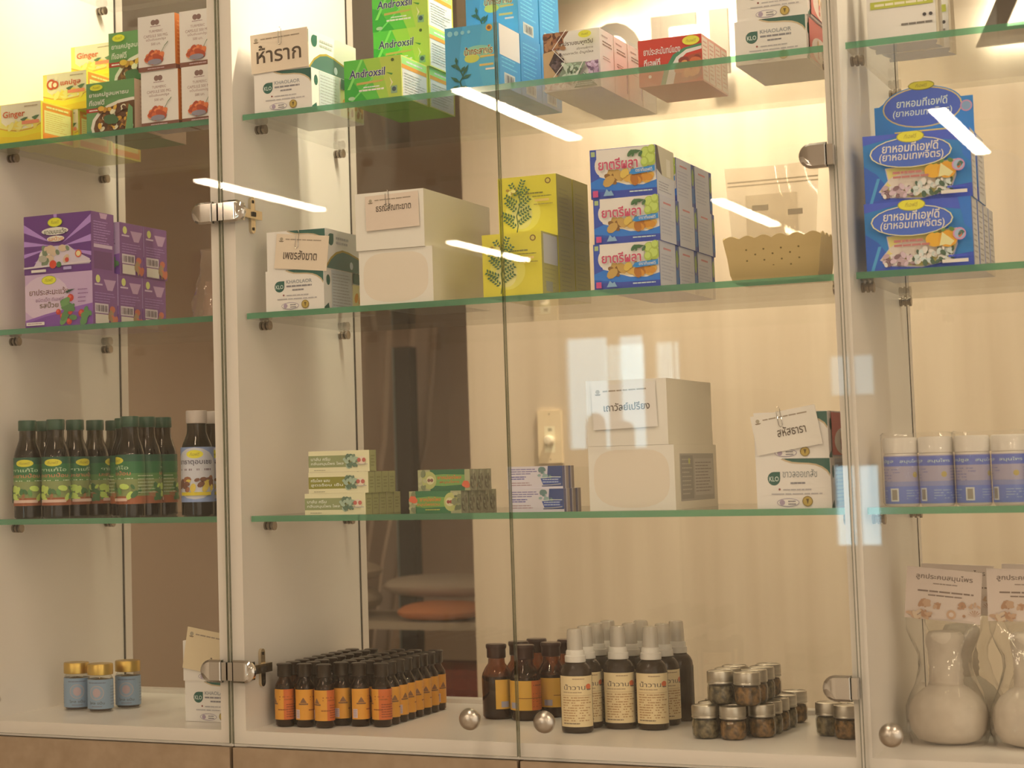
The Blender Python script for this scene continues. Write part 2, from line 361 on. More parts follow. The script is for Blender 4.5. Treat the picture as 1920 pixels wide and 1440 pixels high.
# dimmer plate
t = thing('dimmer_switch', (-.168, 1.70, .346), 'cream wall dimmer plate with a round knob, seen between the two middle doors', 'switch')
PLATE = pm('cream_plate', (.74, .62, .42), .35)
mb = MB(); mb.prism([(-.027, -.057), (.027, -.057), (.027, .057), (-.027, .057)], -.008, 0, PLATE); f = mb.face((-.027, -.0081, -.057), (.054, 0, 0), (0, 0, .114)); f.rect(.28, .20, .72, .70, K('c8a878')); f.circ(.5, .07, .018, K('907048')); f.circ(.5, .93, .018, K('907048')); f.rect(.44, .60, .60, .66, K('8c7450')); mb.build('plate', t)
mb = MB(); mb.lathe([(.011, 0), (.011, .010), (.008, .016), (0, .017)], pm('ivory_knob', (.82, .74, .58), .25), 20); mb.build('knob', t, (0, -.008, -.008), (math.pi/2, 0, 0))

# ------------------------------------------------------------------ back room seen through the opening
t = thing('storage_rack', (-.98, 2.60, FLOOR), 'low dark rack of folded linen in the dim back room', 'rack')
RACK = pm('dark_rack', (.16, .13, .10), .5)
for z in (.42, .68, .965): mb = MB(); mb.box(-.36, -.2, z-.02, .44, .2, z, RACK if z < .9 else pm('linen_shelf', (.42, .36, .28), .7)); mb.build('shelf', t)
for x in (-.36, .42):
    for y in (-.2, .18): mb = MB(); mb.box(x, y, 0, x+.02, y+.02, .96, RACK); mb.build('post', t)
def pillow(name, loc, sx, sy, sz, m, label, cat, rz=0):
    V = []; n1, n2 = 10, 18
    mb = MB()
    prof = [(math.cos(-math.pi/2+math.pi*i/n1), math.sin(-math.pi/2+math.pi*i/n1)) for i in range(n1+1)]
    for c, s_ in prof:
        for k in range(n2):
            a = 2*math.pi*k/n2; ca, sa = math.cos(a), math.sin(a); q = (abs(ca)**3+abs(sa)**3)**(-1/3.0)
            V.append((sx*max(c, 0)**.6*ca*q, sy*max(c, 0)**.6*sa*q, sz*(s_+1)))
    F_ = [(i*n2+k, i*n2+(k+1) % n2, (i+1)*n2+(k+1) % n2, (i+1)*n2+k) for i in range(n1) for k in range(n2)]
    mb.mesh(V, F_, m, True); o = mb.build(name, None, loc, (0, 0, rz)); return tag(o, label, cat)
LINEN = pm('beige_linen', (.58, .48, .36), .9, 0, .1)
zt = FLOOR+.965
pillow('pillow', (-1.20, 2.56, zt), .20, .15, .045, LINEN, 'beige pillow lying on the back room rack, under the thinner pillow', 'pillow')
pillow('folded_towel', (-.775, 2.50, zt), .11, .12, .024, pm('orange_cloth', (.62, .24, .10), .9, 0, .1), 'folded orange towel on the linen rack in the back room', 'towel', .0)
pillow('pillow', (-.80, 2.62, zt+.0525), .19, .12, .030, pm('grey_linen', (.46, .39, .31), .9, 0, .1), 'thin grey beige cushion lying behind and above the orange towel', 'cushion')
pillow('pillow', (-1.17, 2.57, zt+.0925), .17, .13, .030, LINEN, 'thinner beige pillow on top of the other pillow on the rack', 'pillow')
mb = MB(); mb.box(-.14, -.12, 0, .16, .12, .14, pm('maroon_board', (.20, .035, .03), .6)); mb.box(-.145, -.125, .14, .165, .125, .16, pm('maroon_lid', (.17, .03, .028), .6))
tag(mb.build('storage_box', None, (-.76, 2.56, FLOOR+.68)), 'maroon storage box on the lower shelf of the back room rack', 'box')
mb = MB(); mb.box(-.025, 0, 0, .025, .05, 1.72, pm('dark_door_edge', (.035, .03, .026), .5)); mb.box(-.03, -.002, 0, -.025, .05, 1.72, pm('lit_rim_grey_blue', (.25, .31, .30), .5))  # lit rim of the door edge put into a paler strip
struct(mb.build('door_1', None, (-1.035, 2.86, FLOOR)))
mb = MB(); n1 = 28
V = []
for zz, sq in ((0, .55), (.5, .60), (.85, .75), (1.2, 1.0), (1.9, 1.2)):
    for i in range(n1+1): q = i/n1; V.append((-.32+q*.40*sq, .03*math.sin(q*34), zz))
mb.mesh(V, [(j*(n1+1)+i, j*(n1+1)+i+1, (j+1)*(n1+1)+i+1, (j+1)*(n1+1)+i) for j in range(4) for i in range(n1)], pm('curtain_cloth', (.52, .41, .32), .9, 0, .1), True)
mb2 = mb.build('curtain', None, (-1.10, 2.98, FLOOR+.25)); tag(mb2, 'beige curtain gathered beside the dark door in the back room', 'curtain')
sd = mb2.modifiers.new('thick', 'SOLIDIFY'); sd.thickness = .006

# ------------------------------------------------------------------ the three display cabinet units
TOP = 1.33
def cabinet(label, xa, xb, tl, tr, doors):
    """xa..xb inner width, tl/tr thickness of its own side panels, doors = [(x0,x1,hinge side)]"""
    t = thing('display_cabinet', ((xa+xb)/2, 0, DB), label, 'cabinet'); ox = (xa+xb)/2; oz = DB
    def part(name, mb, parent=t): return mb.build(name, parent)
    sides = []
    for x0, x1 in ((xa-tl, xa), (xb, xb+tr)):
        mb = MB(); mb.box(x0-ox, 0, -.0045, x1-ox, D+.024, TOP-oz, LAM)
        inn = x1-ox if x1 == xa else x0-ox; sg = 1 if x1 == xa else -1
        g = mb.face((inn, D-.003, .02), (0, .006, 0), (0, 0, TOP-oz-.03)) if sg > 0 else mb.face((inn, D+.003, .02), (0, -.006, 0), (0, 0, TOP-oz-.03))
        g.rect(0, 0, 1, 1, DARK)
        sides.append(part('side_panel', mb))
    mb = MB(); mb.box(xa-ox, 0, SB_-.0205-oz, xb-ox, D-.004, SB_-oz, LAM); part('bottom_board', mb)
    mb = MB(); mb.box(xa-ox, D-.004, SB_-.0205-oz, xb-ox, D+.024, SB_+.006-oz, LAM); part('back_rail', mb)
    mb = MB(); mb.box(xa-ox, 0, TOP-.02-oz, xb-ox, D+.024, TOP-oz, LAM); part('top_board', mb)
    mb = MB(); mb.box(xa-ox+.001, D-.002, SB_+.006-oz, xb-ox-.001, D+.002, TOP-.022-oz, BACKGLASS); part('back_pane', mb)
    # shelf pins, two on each side under each shelf
    for z in (S0, S1, S2, S3):
        for x, sg in ((xa, 1), (xb, -1)):
            for y in (.068, .318):
                mb = MB(); P = lambda a: (x-ox+sg*a, y, z-.008-.0065-oz)
                for a0, r in ((0, .0062), (.0035, .0048), (.006, .0066), (.0095, .0048), (.012, .0066)):
                    n = 14; V = []
                    for a in (a0, a0+.0028):
                        for k in range(n): q = 2*math.pi*k/n; V.append((P(a)[0], y+r*math.cos(q), P(a)[2]+r*math.sin(q)))
                    mb.mesh(V, [(k, (k+1) % n, n+(k+1) % n, n+k) for k in range(n)]+[tuple(range(n)), tuple(range(2*n-1, n-1, -1))], PINM, False)
                part('shelf_pin', mb)
    for x0, x1, hs, knobx in doors:
        dcx = (x0+x1)/2; mb = MB(); mb.box(x0-ox, -.009, 0, x1-ox, -.003, TOP-oz-.002, DOORGLASS, EDGEDARK, 'xXzZ'); dr = part('glass_door', mb)
        mb = MB(); mb.lathe([(.005, 0), (.005, .010), (.0085, .014), (.0125, .019), (.0138, .0235), (.0128, .028), (.0095, .0315), (.005, .0332), (0, .0336)], BRUSHED, 28)
        k = mb.build('knob', dr, (knobx-ox, -.009, -.031-oz), (math.pi/2, 0, 0))
        for z in (.6365, .0175):
            mb = MB(); s_ = 1 if hs == 'r' else -1; xe = (x1 if hs == 'r' else x0)-ox; n = 12
            def capo(r, hw): return [(xe-s_*.006, hw-r*0), (xe-s_*.024, hw)]+[(xe-s_*(.024+hw*math.sin(math.pi*i/n)), hw*math.cos(math.pi*i/n)) for i in range(1, n)]+[(xe-s_*.024, -hw), (xe-s_*.006, -hw)]
            o1 = capo(0, .0150); o2 = capo(0, .0132)
            cz = z-oz
            V = [(a, -.009, b+cz) for a, b in o1]+[(a, -.0145, b+cz) for a, b in o1]+[((a-xe+s_*.022)*.86+xe-s_*.022, -.0175, b*.92+cz) for a, b in o2]; m_ = len(o1)
            mb.mesh(V, [(i, (i+1) % m_, m_+(i+1) % m_, m_+i) for i in range(m_)]+[(m_+i, m_+(i+1) % m_, 2*m_+(i+1) % m_, 2*m_+i) for i in range(m_)]+[tuple(range(2*m_, 3*m_))], CHROME, True)
            mb.box(min(xe-s_*.006, xe+s_*.001), -.016, cz-.012, max(xe-s_*.006, xe+s_*.001), -.001, cz+.012, CHROME)
            mb.box(min(xe-s_*.030, xe-s_*.006), -.003, cz-.012, max(xe-s_*.030, xe-s_*.006), .004, cz+.012, CHROME)
            mb.build('hinge', dr)
            # mounting cross on the side panel
            mb = MB(); xs = (xb if hs == 'r' else xa)-ox; sg = -1 if hs == 'r' else 1
            def bx(a0, a1, b0, b1, c0, c1, m): mb.box(min(xs+sg*a0, xs+sg*a1), b0, c0+cz, max(xs+sg*a0, xs+sg*a1), b1, c1+cz, m)
            mb.prism([(.045+.0065*math.cos(q), cz+(.019 if math.sin(q) > 0 else -.019)+.0065*math.sin(q)) for q in [2*math.pi*i/16 for i in range(16)]], min(xs, xs+sg*.004), max(xs, xs+sg*.004), BRASSY, 'x')
            bx(.003, .010, .004, .060, -.006, .006, BRASSY); bx(.010, .0115, .030, .040, -.003, .003, DARK)
            for q in (.019, -.019): bx(.004, .0048, .043, .047, q-.002, q+.002, DARK)
            mb.build('hinge_plate', sides[1] if hs == 'r' else sides[0])
    return t
CAB_L = cabinet('white display cabinet unit with one glass door, far end, holding green capped bottles', XL0, XL1, .018, .0185, [(-.4305, -.0210, 'r', -.397)])
CAB_M = cabinet('wide white display cabinet unit with two glass doors meeting at a thin seam', XM0, XM1, .0185, .0090, [(-.0165, .3880, 'l', .336), (.3905, .8075, 'r', .434)])
CAB_R = cabinet('white display cabinet unit with one glass door holding the bagged compress balls', XR0, XR1, .0090, .018, [(.8110, 1.2300, 'r', .8465)])
for nm, x0, x1 in (('far', XL0, XL1), ('mid', XM0, XM1), ('near', XR0, XR1)):
    for zz, lv in ((S0, 'top'), (S1, 'upper'), (S2, 'middle'), (S3, 'lower')):
        mb = MB(); mb.box(x0+.003, SETB, -.008, x1-.003, D-.008, 0, SHELFGLASS, EDGEGREEN, 'y')
        o = mb.build('glass_shelf', None, (0, 0, zz))
        tag(o, '%s clear glass shelf with green edge in the %s' % (lv, {'far': 'cabinet unit with the green capped bottles', 'mid': 'wide cabinet unit with two doors', 'near': 'cabinet unit with the bagged compress balls'}[nm]), 'shelf', 'glass shelves of the display cabinets')
    t = thing('base_cabinet', ((x0+x1)/2, 0, FLOOR), {'far': 'brown speckled base cabinet under the far display unit', 'mid': 'brown speckled base cabinet with two fronts under the wide display unit', 'near': 'brown speckled base cabinet under the near display unit'}[nm], 'cabinet')
    ox = (x0+x1)/2; H0 = -.083-FLOOR; a, b = (x0-.018 if nm == 'far' else x0-.0185 if nm == 'mid' else x0-.009), (x1+.0185 if nm == 'far' else x1+.009 if nm == 'mid' else x1+.018)
    mb = MB(); mb.box(a-ox, .012, 0, b-ox, D+.024, H0, DARK); mb.build('carcass', t)
    cuts = [(a, b)] if nm != 'mid' else [(a, .3892), (.3892, b)]
    for c0, c1 in cuts: mb = MB(); mb.box(c0+.0022-ox, -.008, .08, c1-.0022-ox, .0118, H0-.0006, BROWNLAM); mb.build('front_panel', t)
def cabinet_lamp(x, power, label, wd=.24):
    t = thing('cabinet_light', (x, .17, TOP-.0215), label, 'light', 'lamps under the cabinet tops')
    mb = MB(); mb.box(-wd/2, -.02, -.012, wd/2, .02, 0, ALU); mb.build('housing', t)
    ld = bpy.data.lights.new('lamp', 'AREA'); ld.shape = 'RECTANGLE'; ld.size = wd; ld.size_y = .03; ld.energy = power; ld.color = WARM
    lo = bpy.data.objects.new('lamp', ld); COL.objects.link(lo); lo.parent = t; lo.location = (0, 0, -.014)
cabinet_lamp(-.16, 6.0, 'slim lamp under the top of the far display unit')
cabinet_lamp(.40, 12.0, 'slim lamp under the top of the wide display unit', .5)
cabinet_lamp(1.02, 5.0, 'slim lamp under the top of the near display unit')
SB_ += .0004      # things stand a hair above the bottom board
# ================================================================== PRINTED CARTONS
WHITE = ink(206, 178, 152); OFFW = ink(196, 164, 134); GREY = ink(120, 104, 92); PALEGREY = ink(160, 138, 118)
def place(mb, name, label, cat, x, y, z, group=None, rz=0.0, ry=0.0):
    o = mb.build(name, None, (x, y, z), (0, ry, rz)); return tag(o, label, cat, group)
def put(o, label, x, y, z, rz=None, group=None):
    return dup(o, (x, y, z), label, rz, None, group)

# ---- white and green herbal capsule cartons with the leaf shaped badge
KW, KD, KH = .0885, .165, .0555
DG = ink(46, 76, 56); GOLDP = ink(150, 112, 40)
def klo_front(thai=False):
    def art(f):
        wave = [(.34, .985), (.40, .94), (.48, .90), (.58, .885), (.70, .875), (.80, .85), (.88, .80), (.95, .72), (.99, .62)]
        f.poly(wave+[(.995, .99), (.34, .99)], ink(176, 140, 96)); f.poly([(x+.012, y+.03) for x, y in wave[:-1]]+[(.995, .66), (.995, .99), (.36, .99)], DG)
        pts = [(.24+.085*math.cos(a), .60+.135*math.sin(a)) for a in [math.pi*(.5+1.5*i/14) for i in range(15)]]
        f.poly(pts+[(.325, .735)], DG); f.text('KLO', .175, .545, .305, .645, ink(190, 180, 160), .012)
        if thai: f.text('ขาวลออเภสัช', .36, .62, .82, .78, ink(120, 112, 96), .0)
        else: f.text('KHAOLAOR', .36, .665, .80, .755, ink(128, 118, 104), .01); f.lines(.36, .56, .80, .64, 1, GREY, .5, 3, .05)
        f.lines(.46, .47, .66, .54, 1, GREY, .5, 5, .0); f.circ(.31, .385, .022, ink(120, 50, 40)); f.lines(.36, .345, .76, .405, 1, PALEGREY, .45, 6, .05); f.lines(.20, .26, .88, .32, 1, PALEGREY, .45, 8, 0)
        f.ell(.42, .12, .15, .085, ink(140, 116, 112)); f.ell(.42, .12, .142, .07, WHITE); f.circ(.34, .12, .055, ink(150, 120, 116)); f.lines(.42, .06, .53, .17, 2, GREY, .5, 2, .1)
        f.circ(.68, .14, .105, ink(120, 88, 36)); f.circ(.68, .14, .088, ink(164, 126, 54)); f.poly([(.66, .19), (.70, .19), (.682, .08)], ink(90, 66, 30))
    return art
def klo_side(kind):
    def art(f):
        if kind == 'wave':
            f.poly([(0, .05), (.10, .28), (.22, .44), (.36, .52), (.5, .50), (.72, .40), (.88, .44), (1, .62), (1, 0), (0, 0)], GOLDP)
            f.poly([(.01, 0), (.11, .23), (.23, .39), (.37, .47), (.5, .45), (.72, .35), (.88, .39), (1, .56), (1, 0)], ink(66, 84, 66)); f.circ(.55, .16, .10, ink(170, 158, 140))
            pts = [(.11+.06*math.cos(a), .74+.155*math.sin(a)) for a in [math.pi*(.5+1.5*i/12) for i in range(13)]]
            f.poly(pts+[(.17, .895)], DG); f.lines(.22, .62, .5, .86, 2, PALEGREY, .5, 4, .1)
        else:
            f.poly([(0, 0), (.10, 0), (.08, .16), (.0, .04)], DG); f.ell(.08, .72, .035, .13, DG)
            f.rect(.14, .02, .52, .98, ink(176, 160, 138)); f.lines(.16, .08, .50, .92, 11, ink(150, 134, 116), .3, 9, .2)
            f.rect(.54, .03, .99, .70, ink(214, 176, 110)); f.blobs(.60, .1, .95, .6, 18, [ink(200, 130, 50), ink(224, 200, 140), ink(150, 90, 40)], .07, 4); f.rect(.54, .72, .99, .98, DG)
            if kind == 'red': f.rect(.08, .05, .99, .97, ink(170, 70, 54)); f.ell(.5, .35, .34, .30, ink(206, 176, 140)); f.blobs(.3, .15, .7, .5, 10, [ink(150, 50, 40), ink(190, 140, 80)], .06)
    return art
k_low = place(carton(KW, KD, KH, WHITE, klo_front(), klo_side('window')), 'capsule_carton', 'white and green capsule carton under the carton with the large note, upper shelf', 'box', .020, .0265, S1, 'white capsule cartons with a green leaf badge')
k_top = place(carton(KW, .150, KH-.002, WHITE, klo_front(), klo_side('wave')), 'capsule_carton', 'white and green capsule carton carrying the note in large letters, upper shelf', 'box', .017, .0262, S1+KH, 'white capsule cartons with a green leaf badge')
put(k_low, 'white and green capsule carton left of the lower plain white box', .031, .0265, S2)
put(k_top, 'white and green capsule carton behind the tilted tan slip, middle shelf', .034, .0265, S2+KH, .02)
k_red = place(carton(KW, .150, KH, WHITE, klo_front(), klo_side('red')), 'capsule_carton', 'white and green capsule carton with reddish side, lower one right of the red cartons', 'box', .674, .085, S1, 'white capsule cartons with a green leaf badge')
put(k_red, 'white and green capsule carton with reddish side, upper one right of the red cartons', .677, .088, S1+KH)
k_thai = place(carton(KW, .165, .0595, WHITE, klo_front(True), klo_side('window')), 'capsule_carton', 'white and green capsule carton under the tilted note, lower shelf by the right side panel', 'box', .691, .0300, S3, 'white capsule cartons with a green leaf badge')
put(k_red, 'white and green capsule carton with the tilted note, lower shelf by the right side panel', .690, .0330, S3+.0595, -.02)
k_left = put(k_low, 'white and green capsule carton on the cabinet floor beside the gold lidded jars', -.1335, .068, SB_)
k_l2 = put(k_red, 'white and green capsule carton behind the crooked slip, near gold lidded jars', -.1345, .066, SB_+KH+.0002, .04)

# ---- paper notes with clips
def note(w_, h, txt, tb, label, loc, rx=0.0, ry=0.0, rz=0.0, clip=.5, col=None, hl=True, cliplab=''):
    col = col or ink(200, 164, 124)
    mb = MB(); mb.box(0, -.0006, 0, w_, 0, h, col); f = mb.face((0, -.0006, 0), (w_, 0, 0), (0, 0, h))
    f.circ(.10, .85, .05, ink(150, 124, 90)); f.poly([(.05, .80), (.15, .80), (.13, .77), (.07, .77)], ink(120, 92, 62)); f.lines(.18, .83, .86, .88, 1, ink(140, 112, 82), .6, 4, 0)
    f.text(txt, *tb, ink(78, 58, 40), .012)
    o = mb.build('paper_note', None, loc, (rx, ry, rz)); tag(o, label, 'note', 'paper notes clipped to the cartons')
    if clip is not None:
        mb = MB(); x = w_*clip; q = .0022; L_ = .0165
        mb.tube([(x-q, -.0014, h+.001), (x-q, -.0014, h-L_), (x-q*.4, -.0014, h-L_-.002), (x+q*.4, -.0014, h-L_-.002), (x+q, -.0014, h-L_), (x+q, -.0014, h+.0035), (x+q*.3, -.0012, h+.0055), (x-q*.3, -.001, h+.0055)], .00042, CHROME, 6)
        c = mb.build('paper_clip', None, loc, (rx, ry, rz)); tag(c, cliplab, 'paper clip', 'wire clips on the notes')
note(.0885, .0545, 'ห้าราก', (.10, .24, .88, .70), 'paper note with two large handwritten style words on the upper left carton', (.0175, .0250, S1+KH-.0005), 0, -.02, 0, .52, None, True, 'wire clip on the note with the large words, upper shelf')
note(.079, .0475, 'เพชรสังฆาต', (.16, .28, .80, .56), 'tan note slip tilted on the carton left of the white boxes', (.0455, .0252, S2+KH+.0035), .0, .11, .02, .40, None, True, 'wire clip on the tilted tan slip, middle shelf')
note(.077, .0465, 'ธรณีสัณฑะฆาต', (.20, .52, .86, .74), 'square note slip clipped to the upper white box, middle shelf', (.187, .0222, S2+.0985), 0, -.02, 0, .42, ink(198, 162, 126), True, 'wire clip on the upper white box of the middle shelf')
note(.083, .056, 'เถาวัลย์เปรียง', (.18, .40, .90, .58), 'pale note sheet on the upper white box beside the dimmer', (.4835, .0482, S3+.101), 0, -.03, 0, None, ink(206, 178, 150))
note(.079, .0475, 'สหัสธารา', (.36, .36, .80, .60), 'cream note slip tilted upward, on the carton right of the lower white boxes', (.694, .0308, S3+.0635), 0, -.16, -.02, .44, ink(206, 176, 142), True, 'wire clip on the slip tilted upward, lower shelf')
note(.078, .058, 'ลำดวน', (.50, .22, .86, .38), 'tan slip hanging crooked on the carton right of the gold lidded jars', (-.1345, .0640, SB_+KH+.0185), 0, .17, .04, None, ink(196, 160, 112))

# ---- green and yellow effervescent cartons
AW, AD, AH = .0838, .088, .0565
def and_front(f):
    f.rect(0, 0, 1, 1, ink(112, 150, 44)); f.poly([(0, 0), (.62, 0), (.34, 1), (0, 1)], ink(78, 148, 46)); f.poly([(0, 0), (.40, 0), (.12, .55), (0, .6)], ink(46, 128, 38))
    f.poly([(.62, 0), (1, 0), (1, 1), (.62, 1)], ink(160, 158, 56)); f.poly([(.34, 1), (.62, 1), (.78, 0), (.62, 0)], ink(140, 158, 50)); f.poly([(.30, 1), (.345, 1), (.10, .30), (.05, .30)], ink(120, 172, 70))
    f.poly([(.10, .0), (.14, 0), (.52, .52), (.50, .54)], ink(104, 168, 72))
    f.text('Androxsil', .085, .555, .735, .765, ink(214, 206, 170), .05, .12); f.text('Androxsil', .09, .56, .73, .76, ink(36, 44, 72), .018, .12)
    f.poly([(.22, .44), (.45, .455), (.72, .46), (.66, .42), (.45, .40), (.22, .385)], ink(176, 132, 62)); f.lines(.34, .29, .62, .34, 1, ink(196, 196, 150), .6, 2, 0); f.lines(.26, .21, .70, .28, 1, ink(206, 206, 160), .6, 7, 0)
    f.poly([(.74, .62), (.84, .54), (.86, .58)], ink(60, 110, 40)); f.rect(.82, .10, .93, .28, ink(120, 132, 88)); f.circ(.875, .20, .055, ink(54, 66, 64)); f.circ(.86, .90, .04, ink(74, 80, 36)); f.poly([(.80, .5), (.86, .36), (.80, .24), (.83, .36)], ink(210, 200, 120)); f.ell(.13, .08, .06, .045, ink(150, 160, 110))
def and_side(f):
    f.rect(0, 0, 1, 1, ink(206, 190, 76)); f.rect(.04, .03, .96, .97, ink(226, 200, 160)); f.rect(.02, .80, .98, .97, ink(150, 190, 84)); f.lines(.2, .84, .85, .92, 1, ink(200, 210, 150), .5, 3); f.rect(.02, .70, .98, .795, ink(222, 124, 40)); f.lines(.10, .10, .90, .62, 8, ink(150, 132, 104), .3, 5); f.rect(.96, 0, 1, 1, ink(206, 190, 60))
a1 = place(carton(AW, AD, AH, ink(112, 150, 44), and_front, and_side, ink(206, 190, 76)), 'effervescent_carton', 'green and yellow carton standing frontmost at the shelf edge', 'box', .158, .0265, S1, 'green and yellow effervescent cartons')
put(a1, 'green and yellow carton at the bottom behind the frontmost one', .160, .1165, S1)
put(a1, 'green and yellow carton in the middle of the rear stack of three', .1620, .1150, S1+AH)
put(a1, 'green and yellow carton on top of the rear stack, cut by the frame', .1610, .1160, S1+2*AH)

# ---- tall blue herbal cartons
BW, BD, BH = .0745, .0785, .0825
def blue_front(f):
    f.rect(0, 0, 1, 1, ink(66, 134, 158)); f.poly([(0, 0), (.40, 0), (.25, .4), (.34, 1), (0, 1)], ink(60, 122, 134)); f.poly([(1, 0), (1, 1), (.72, 1), (.6, .4), (.7, 0)], ink(74, 140, 176))
    f.ell(.62, .56, .28, .11, ink(120, 156, 116)); f.ell(.50, .47, .14, .07, ink(176, 164, 62)); f.text('น้ำกระสายโร', .36, .52, .90, .66, ink(196, 170, 110), .05); f.text('น้ำกระสายโร', .37, .525, .89, .655, ink(122, 56, 36), .01)
    f.rect(.66, .47, .92, .50, ink(196, 150, 70)); f.rect(.64, .33, .90, .365, ink(190, 150, 76)); f.rect(.75, .26, .92, .29, ink(216, 190, 150)); f.circ(.84, .93, .055, ink(196, 134, 44)); f.circ(.84, .93, .032, ink(120, 70, 30))
    for i in range(4): f.circ(.10+.12*i, .90, .045-.006*i, ink(120, 158, 160))
    q = [(.30, .0), (.27, .12), (.33, .20), (.28, .30), (.20, .42)]
    for i in range(4): a, b = q[i], q[i+1]; f.poly([(a[0]-.014, a[1]), (a[0]+.014, a[1]), (b[0]+.010, b[1]), (b[0]-.010, b[1])], ink(44, 74, 48))
    for x, y, l, a in ((.28, .10, .22, 2.6), (.30, .16, .20, .3), (.32, .20, .22, 1.0), (.29, .28, .18, 2.3), (.28, .26, .14, .8), (.22, .40, .12, 1.7), (.24, .36, .14, 2.9), (.28, .05, .2, -.4), (.26, .06, .2, 3.5)):
        c, s_ = math.cos(a), math.sin(a); f.poly([(x, y), (x+l*.5*c-.03*s_, y+l*.5*s_+.03*c), (x+l*c, y+l*s_), (x+l*.5*c+.03*s_, y+l*.5*s_-.03*c)], ink(42, 78, 52))
def blue_side(cream):
    def art(f):
        f.rect(0, 0, 1, 1, ink(62, 116, 132)); f.lines(.12, .30, .88, .90, 9, ink(100, 150, 160), .3, 4)
        if cream: f.rect(.04, .50, .98, .99, ink(210, 180, 146))
        f.rect(.22, .05, .72, .24, ink(176, 160, 132)); 
        for i in range(8): f.rect(.27+.05*i, .08, .285+.05*i+.012*(i % 3), .21, ink(90, 80, 70))
    return art
b1 = place(carton(BW, BD, BH, ink(66, 134, 158), blue_front, blue_side(True), ink(70, 124, 140)), 'herb_drink_carton', 'tall blue carton with a cream sticker on its side, at the shelf edge', 'box', .3060, .0265, S1, 'tall blue herb cartons')
b2m = carton(BW, BD, BH, ink(66, 134, 158), blue_front, blue_side(False), ink(70, 124, 140))
b2 = place(b2m, 'herb_drink_carton', 'tall blue carton directly behind the one with the cream sticker', 'box', .3065, .1062, S1, 'tall blue herb cartons')
put(b2, 'tall blue carton rearmost in the bottom row', .3070, .1858, S1)
put(b2, 'tall blue carton stacked in the second tier, front one, cut by the frame', .3055, .1045, S1+BH)
put(b2, 'tall blue carton stacked in the second tier, rear one', .3065, .1850, S1+BH)

# ---- white cartons with herb photographs
def brown_front(f):
    f.rect(0, 0, 1, 1, ink(214, 184, 150)); f.poly([(0, 1), (.46, 1), (.22, .70), (0, .52)], ink(104, 58, 34)); f.blobs(.03, .72, .36, .97, 40, [ink(126, 66, 38), ink(86, 46, 28), ink(150, 96, 56)], .035, 2)
    f.poly([(0, .66), (.22, .70), (.40, .46), (.22, .22), (0, .14)], ink(170, 124, 76)); f.poly([(.22, .68), (.40, .46), (.24, .26), (.10, .46)], ink(58, 40, 34)); f.blobs(.16, .34, .34, .60, 40, [ink(96, 70, 62), ink(50, 34, 30), ink(74, 52, 46)], .026, 5)
    f.poly([(.40, .45), (.78, .44), (.55, .08), (.26, .20)], ink(118, 116, 84)); f.blobs(.38, .18, .66, .42, 40, [ink(150, 150, 112), ink(84, 92, 62), ink(176, 166, 130)], .022, 8, 2.2)
    f.poly([(.76, .42), (1, .44), (1, .10), (.90, .14)], ink(140, 98, 104)); f.blobs(.84, .2, .99, .42, 22, [ink(168, 124, 128), ink(110, 74, 84), ink(190, 150, 146)], .028, 9)
    f.poly([(.60, .06), (.74, .26), (.90, .12), (.98, .0), (.56, .0)], ink(52, 82, 62)); f.poly([(.0, 0), (.22, .20), (.52, 0)], ink(196, 164, 138)); f.blobs(.06, .0, .4, .12, 24, [ink(176, 136, 112), ink(216, 190, 166)], .03, 3)
    for a, b in (((.46, 1), (.20, .68)), ((.20, .69), (.42, .45)), ((.42, .45), (.20, .2)), ((.22, .21), (.56, .0)), ((.76, .46), (.50, .0)), ((.74, .24), (.98, .02))):
        d = .008; f.poly([(a[0]-d, a[1]), (a[0]+d, a[1]), (b[0]+d, b[1]), (b[0]-d, b[1])], ink(222, 196, 160))
    f.ell(.79, .89, .115, .062, ink(200, 178, 44)); f.text('ทีเอฟดี', .73, .87, .85, .91, ink(130, 116, 40), 0, .3)
    f.text('ยาปราบชมพูทวีป', .32, .70, .93, .80, ink(52, 36, 26), .014); f.text('แก้อาการแพ้อากาศ', .64, .635, .93, .68, ink(66, 48, 36), .004); f.text('บรรเทาหวัด น้ำมูกไหล', .36, .55, .93, .61, ink(66, 48, 36), .008); f.lines(.56, .02, .9, .08, 2, ink(170, 160, 130), .5, 2, 0)
def cream_side(f): f.lines(.2, .72, .85, .82, 2, ink(120, 92, 70), .45, 3); f.lines(.2, .48, .8, .56, 2, ink(150, 124, 100), .4, 6); f.lines(.15, .86, .6, .92, 1, ink(150, 124, 100), .4, 8); f.rect(.965, 0, 1, 1, ink(170, 136, 100))
c1m = carton(.0775, .0600, .0785, ink(214, 184, 150), brown_front, cream_side, ink(216, 188, 150))
c1 = place(c1m, 'herb_powder_carton', 'cream carton with diamond herb pictures, frontmost of its row', 'box', .4115, .1120, S1, 'cream cartons with herb pictures')
for i in range(3): put(c1, 'cream carton with herb pictures, %s in the row beside the red cartons' % DEPTH[i+1], .4115+.0012*i, .1722+.0604*i, S1)

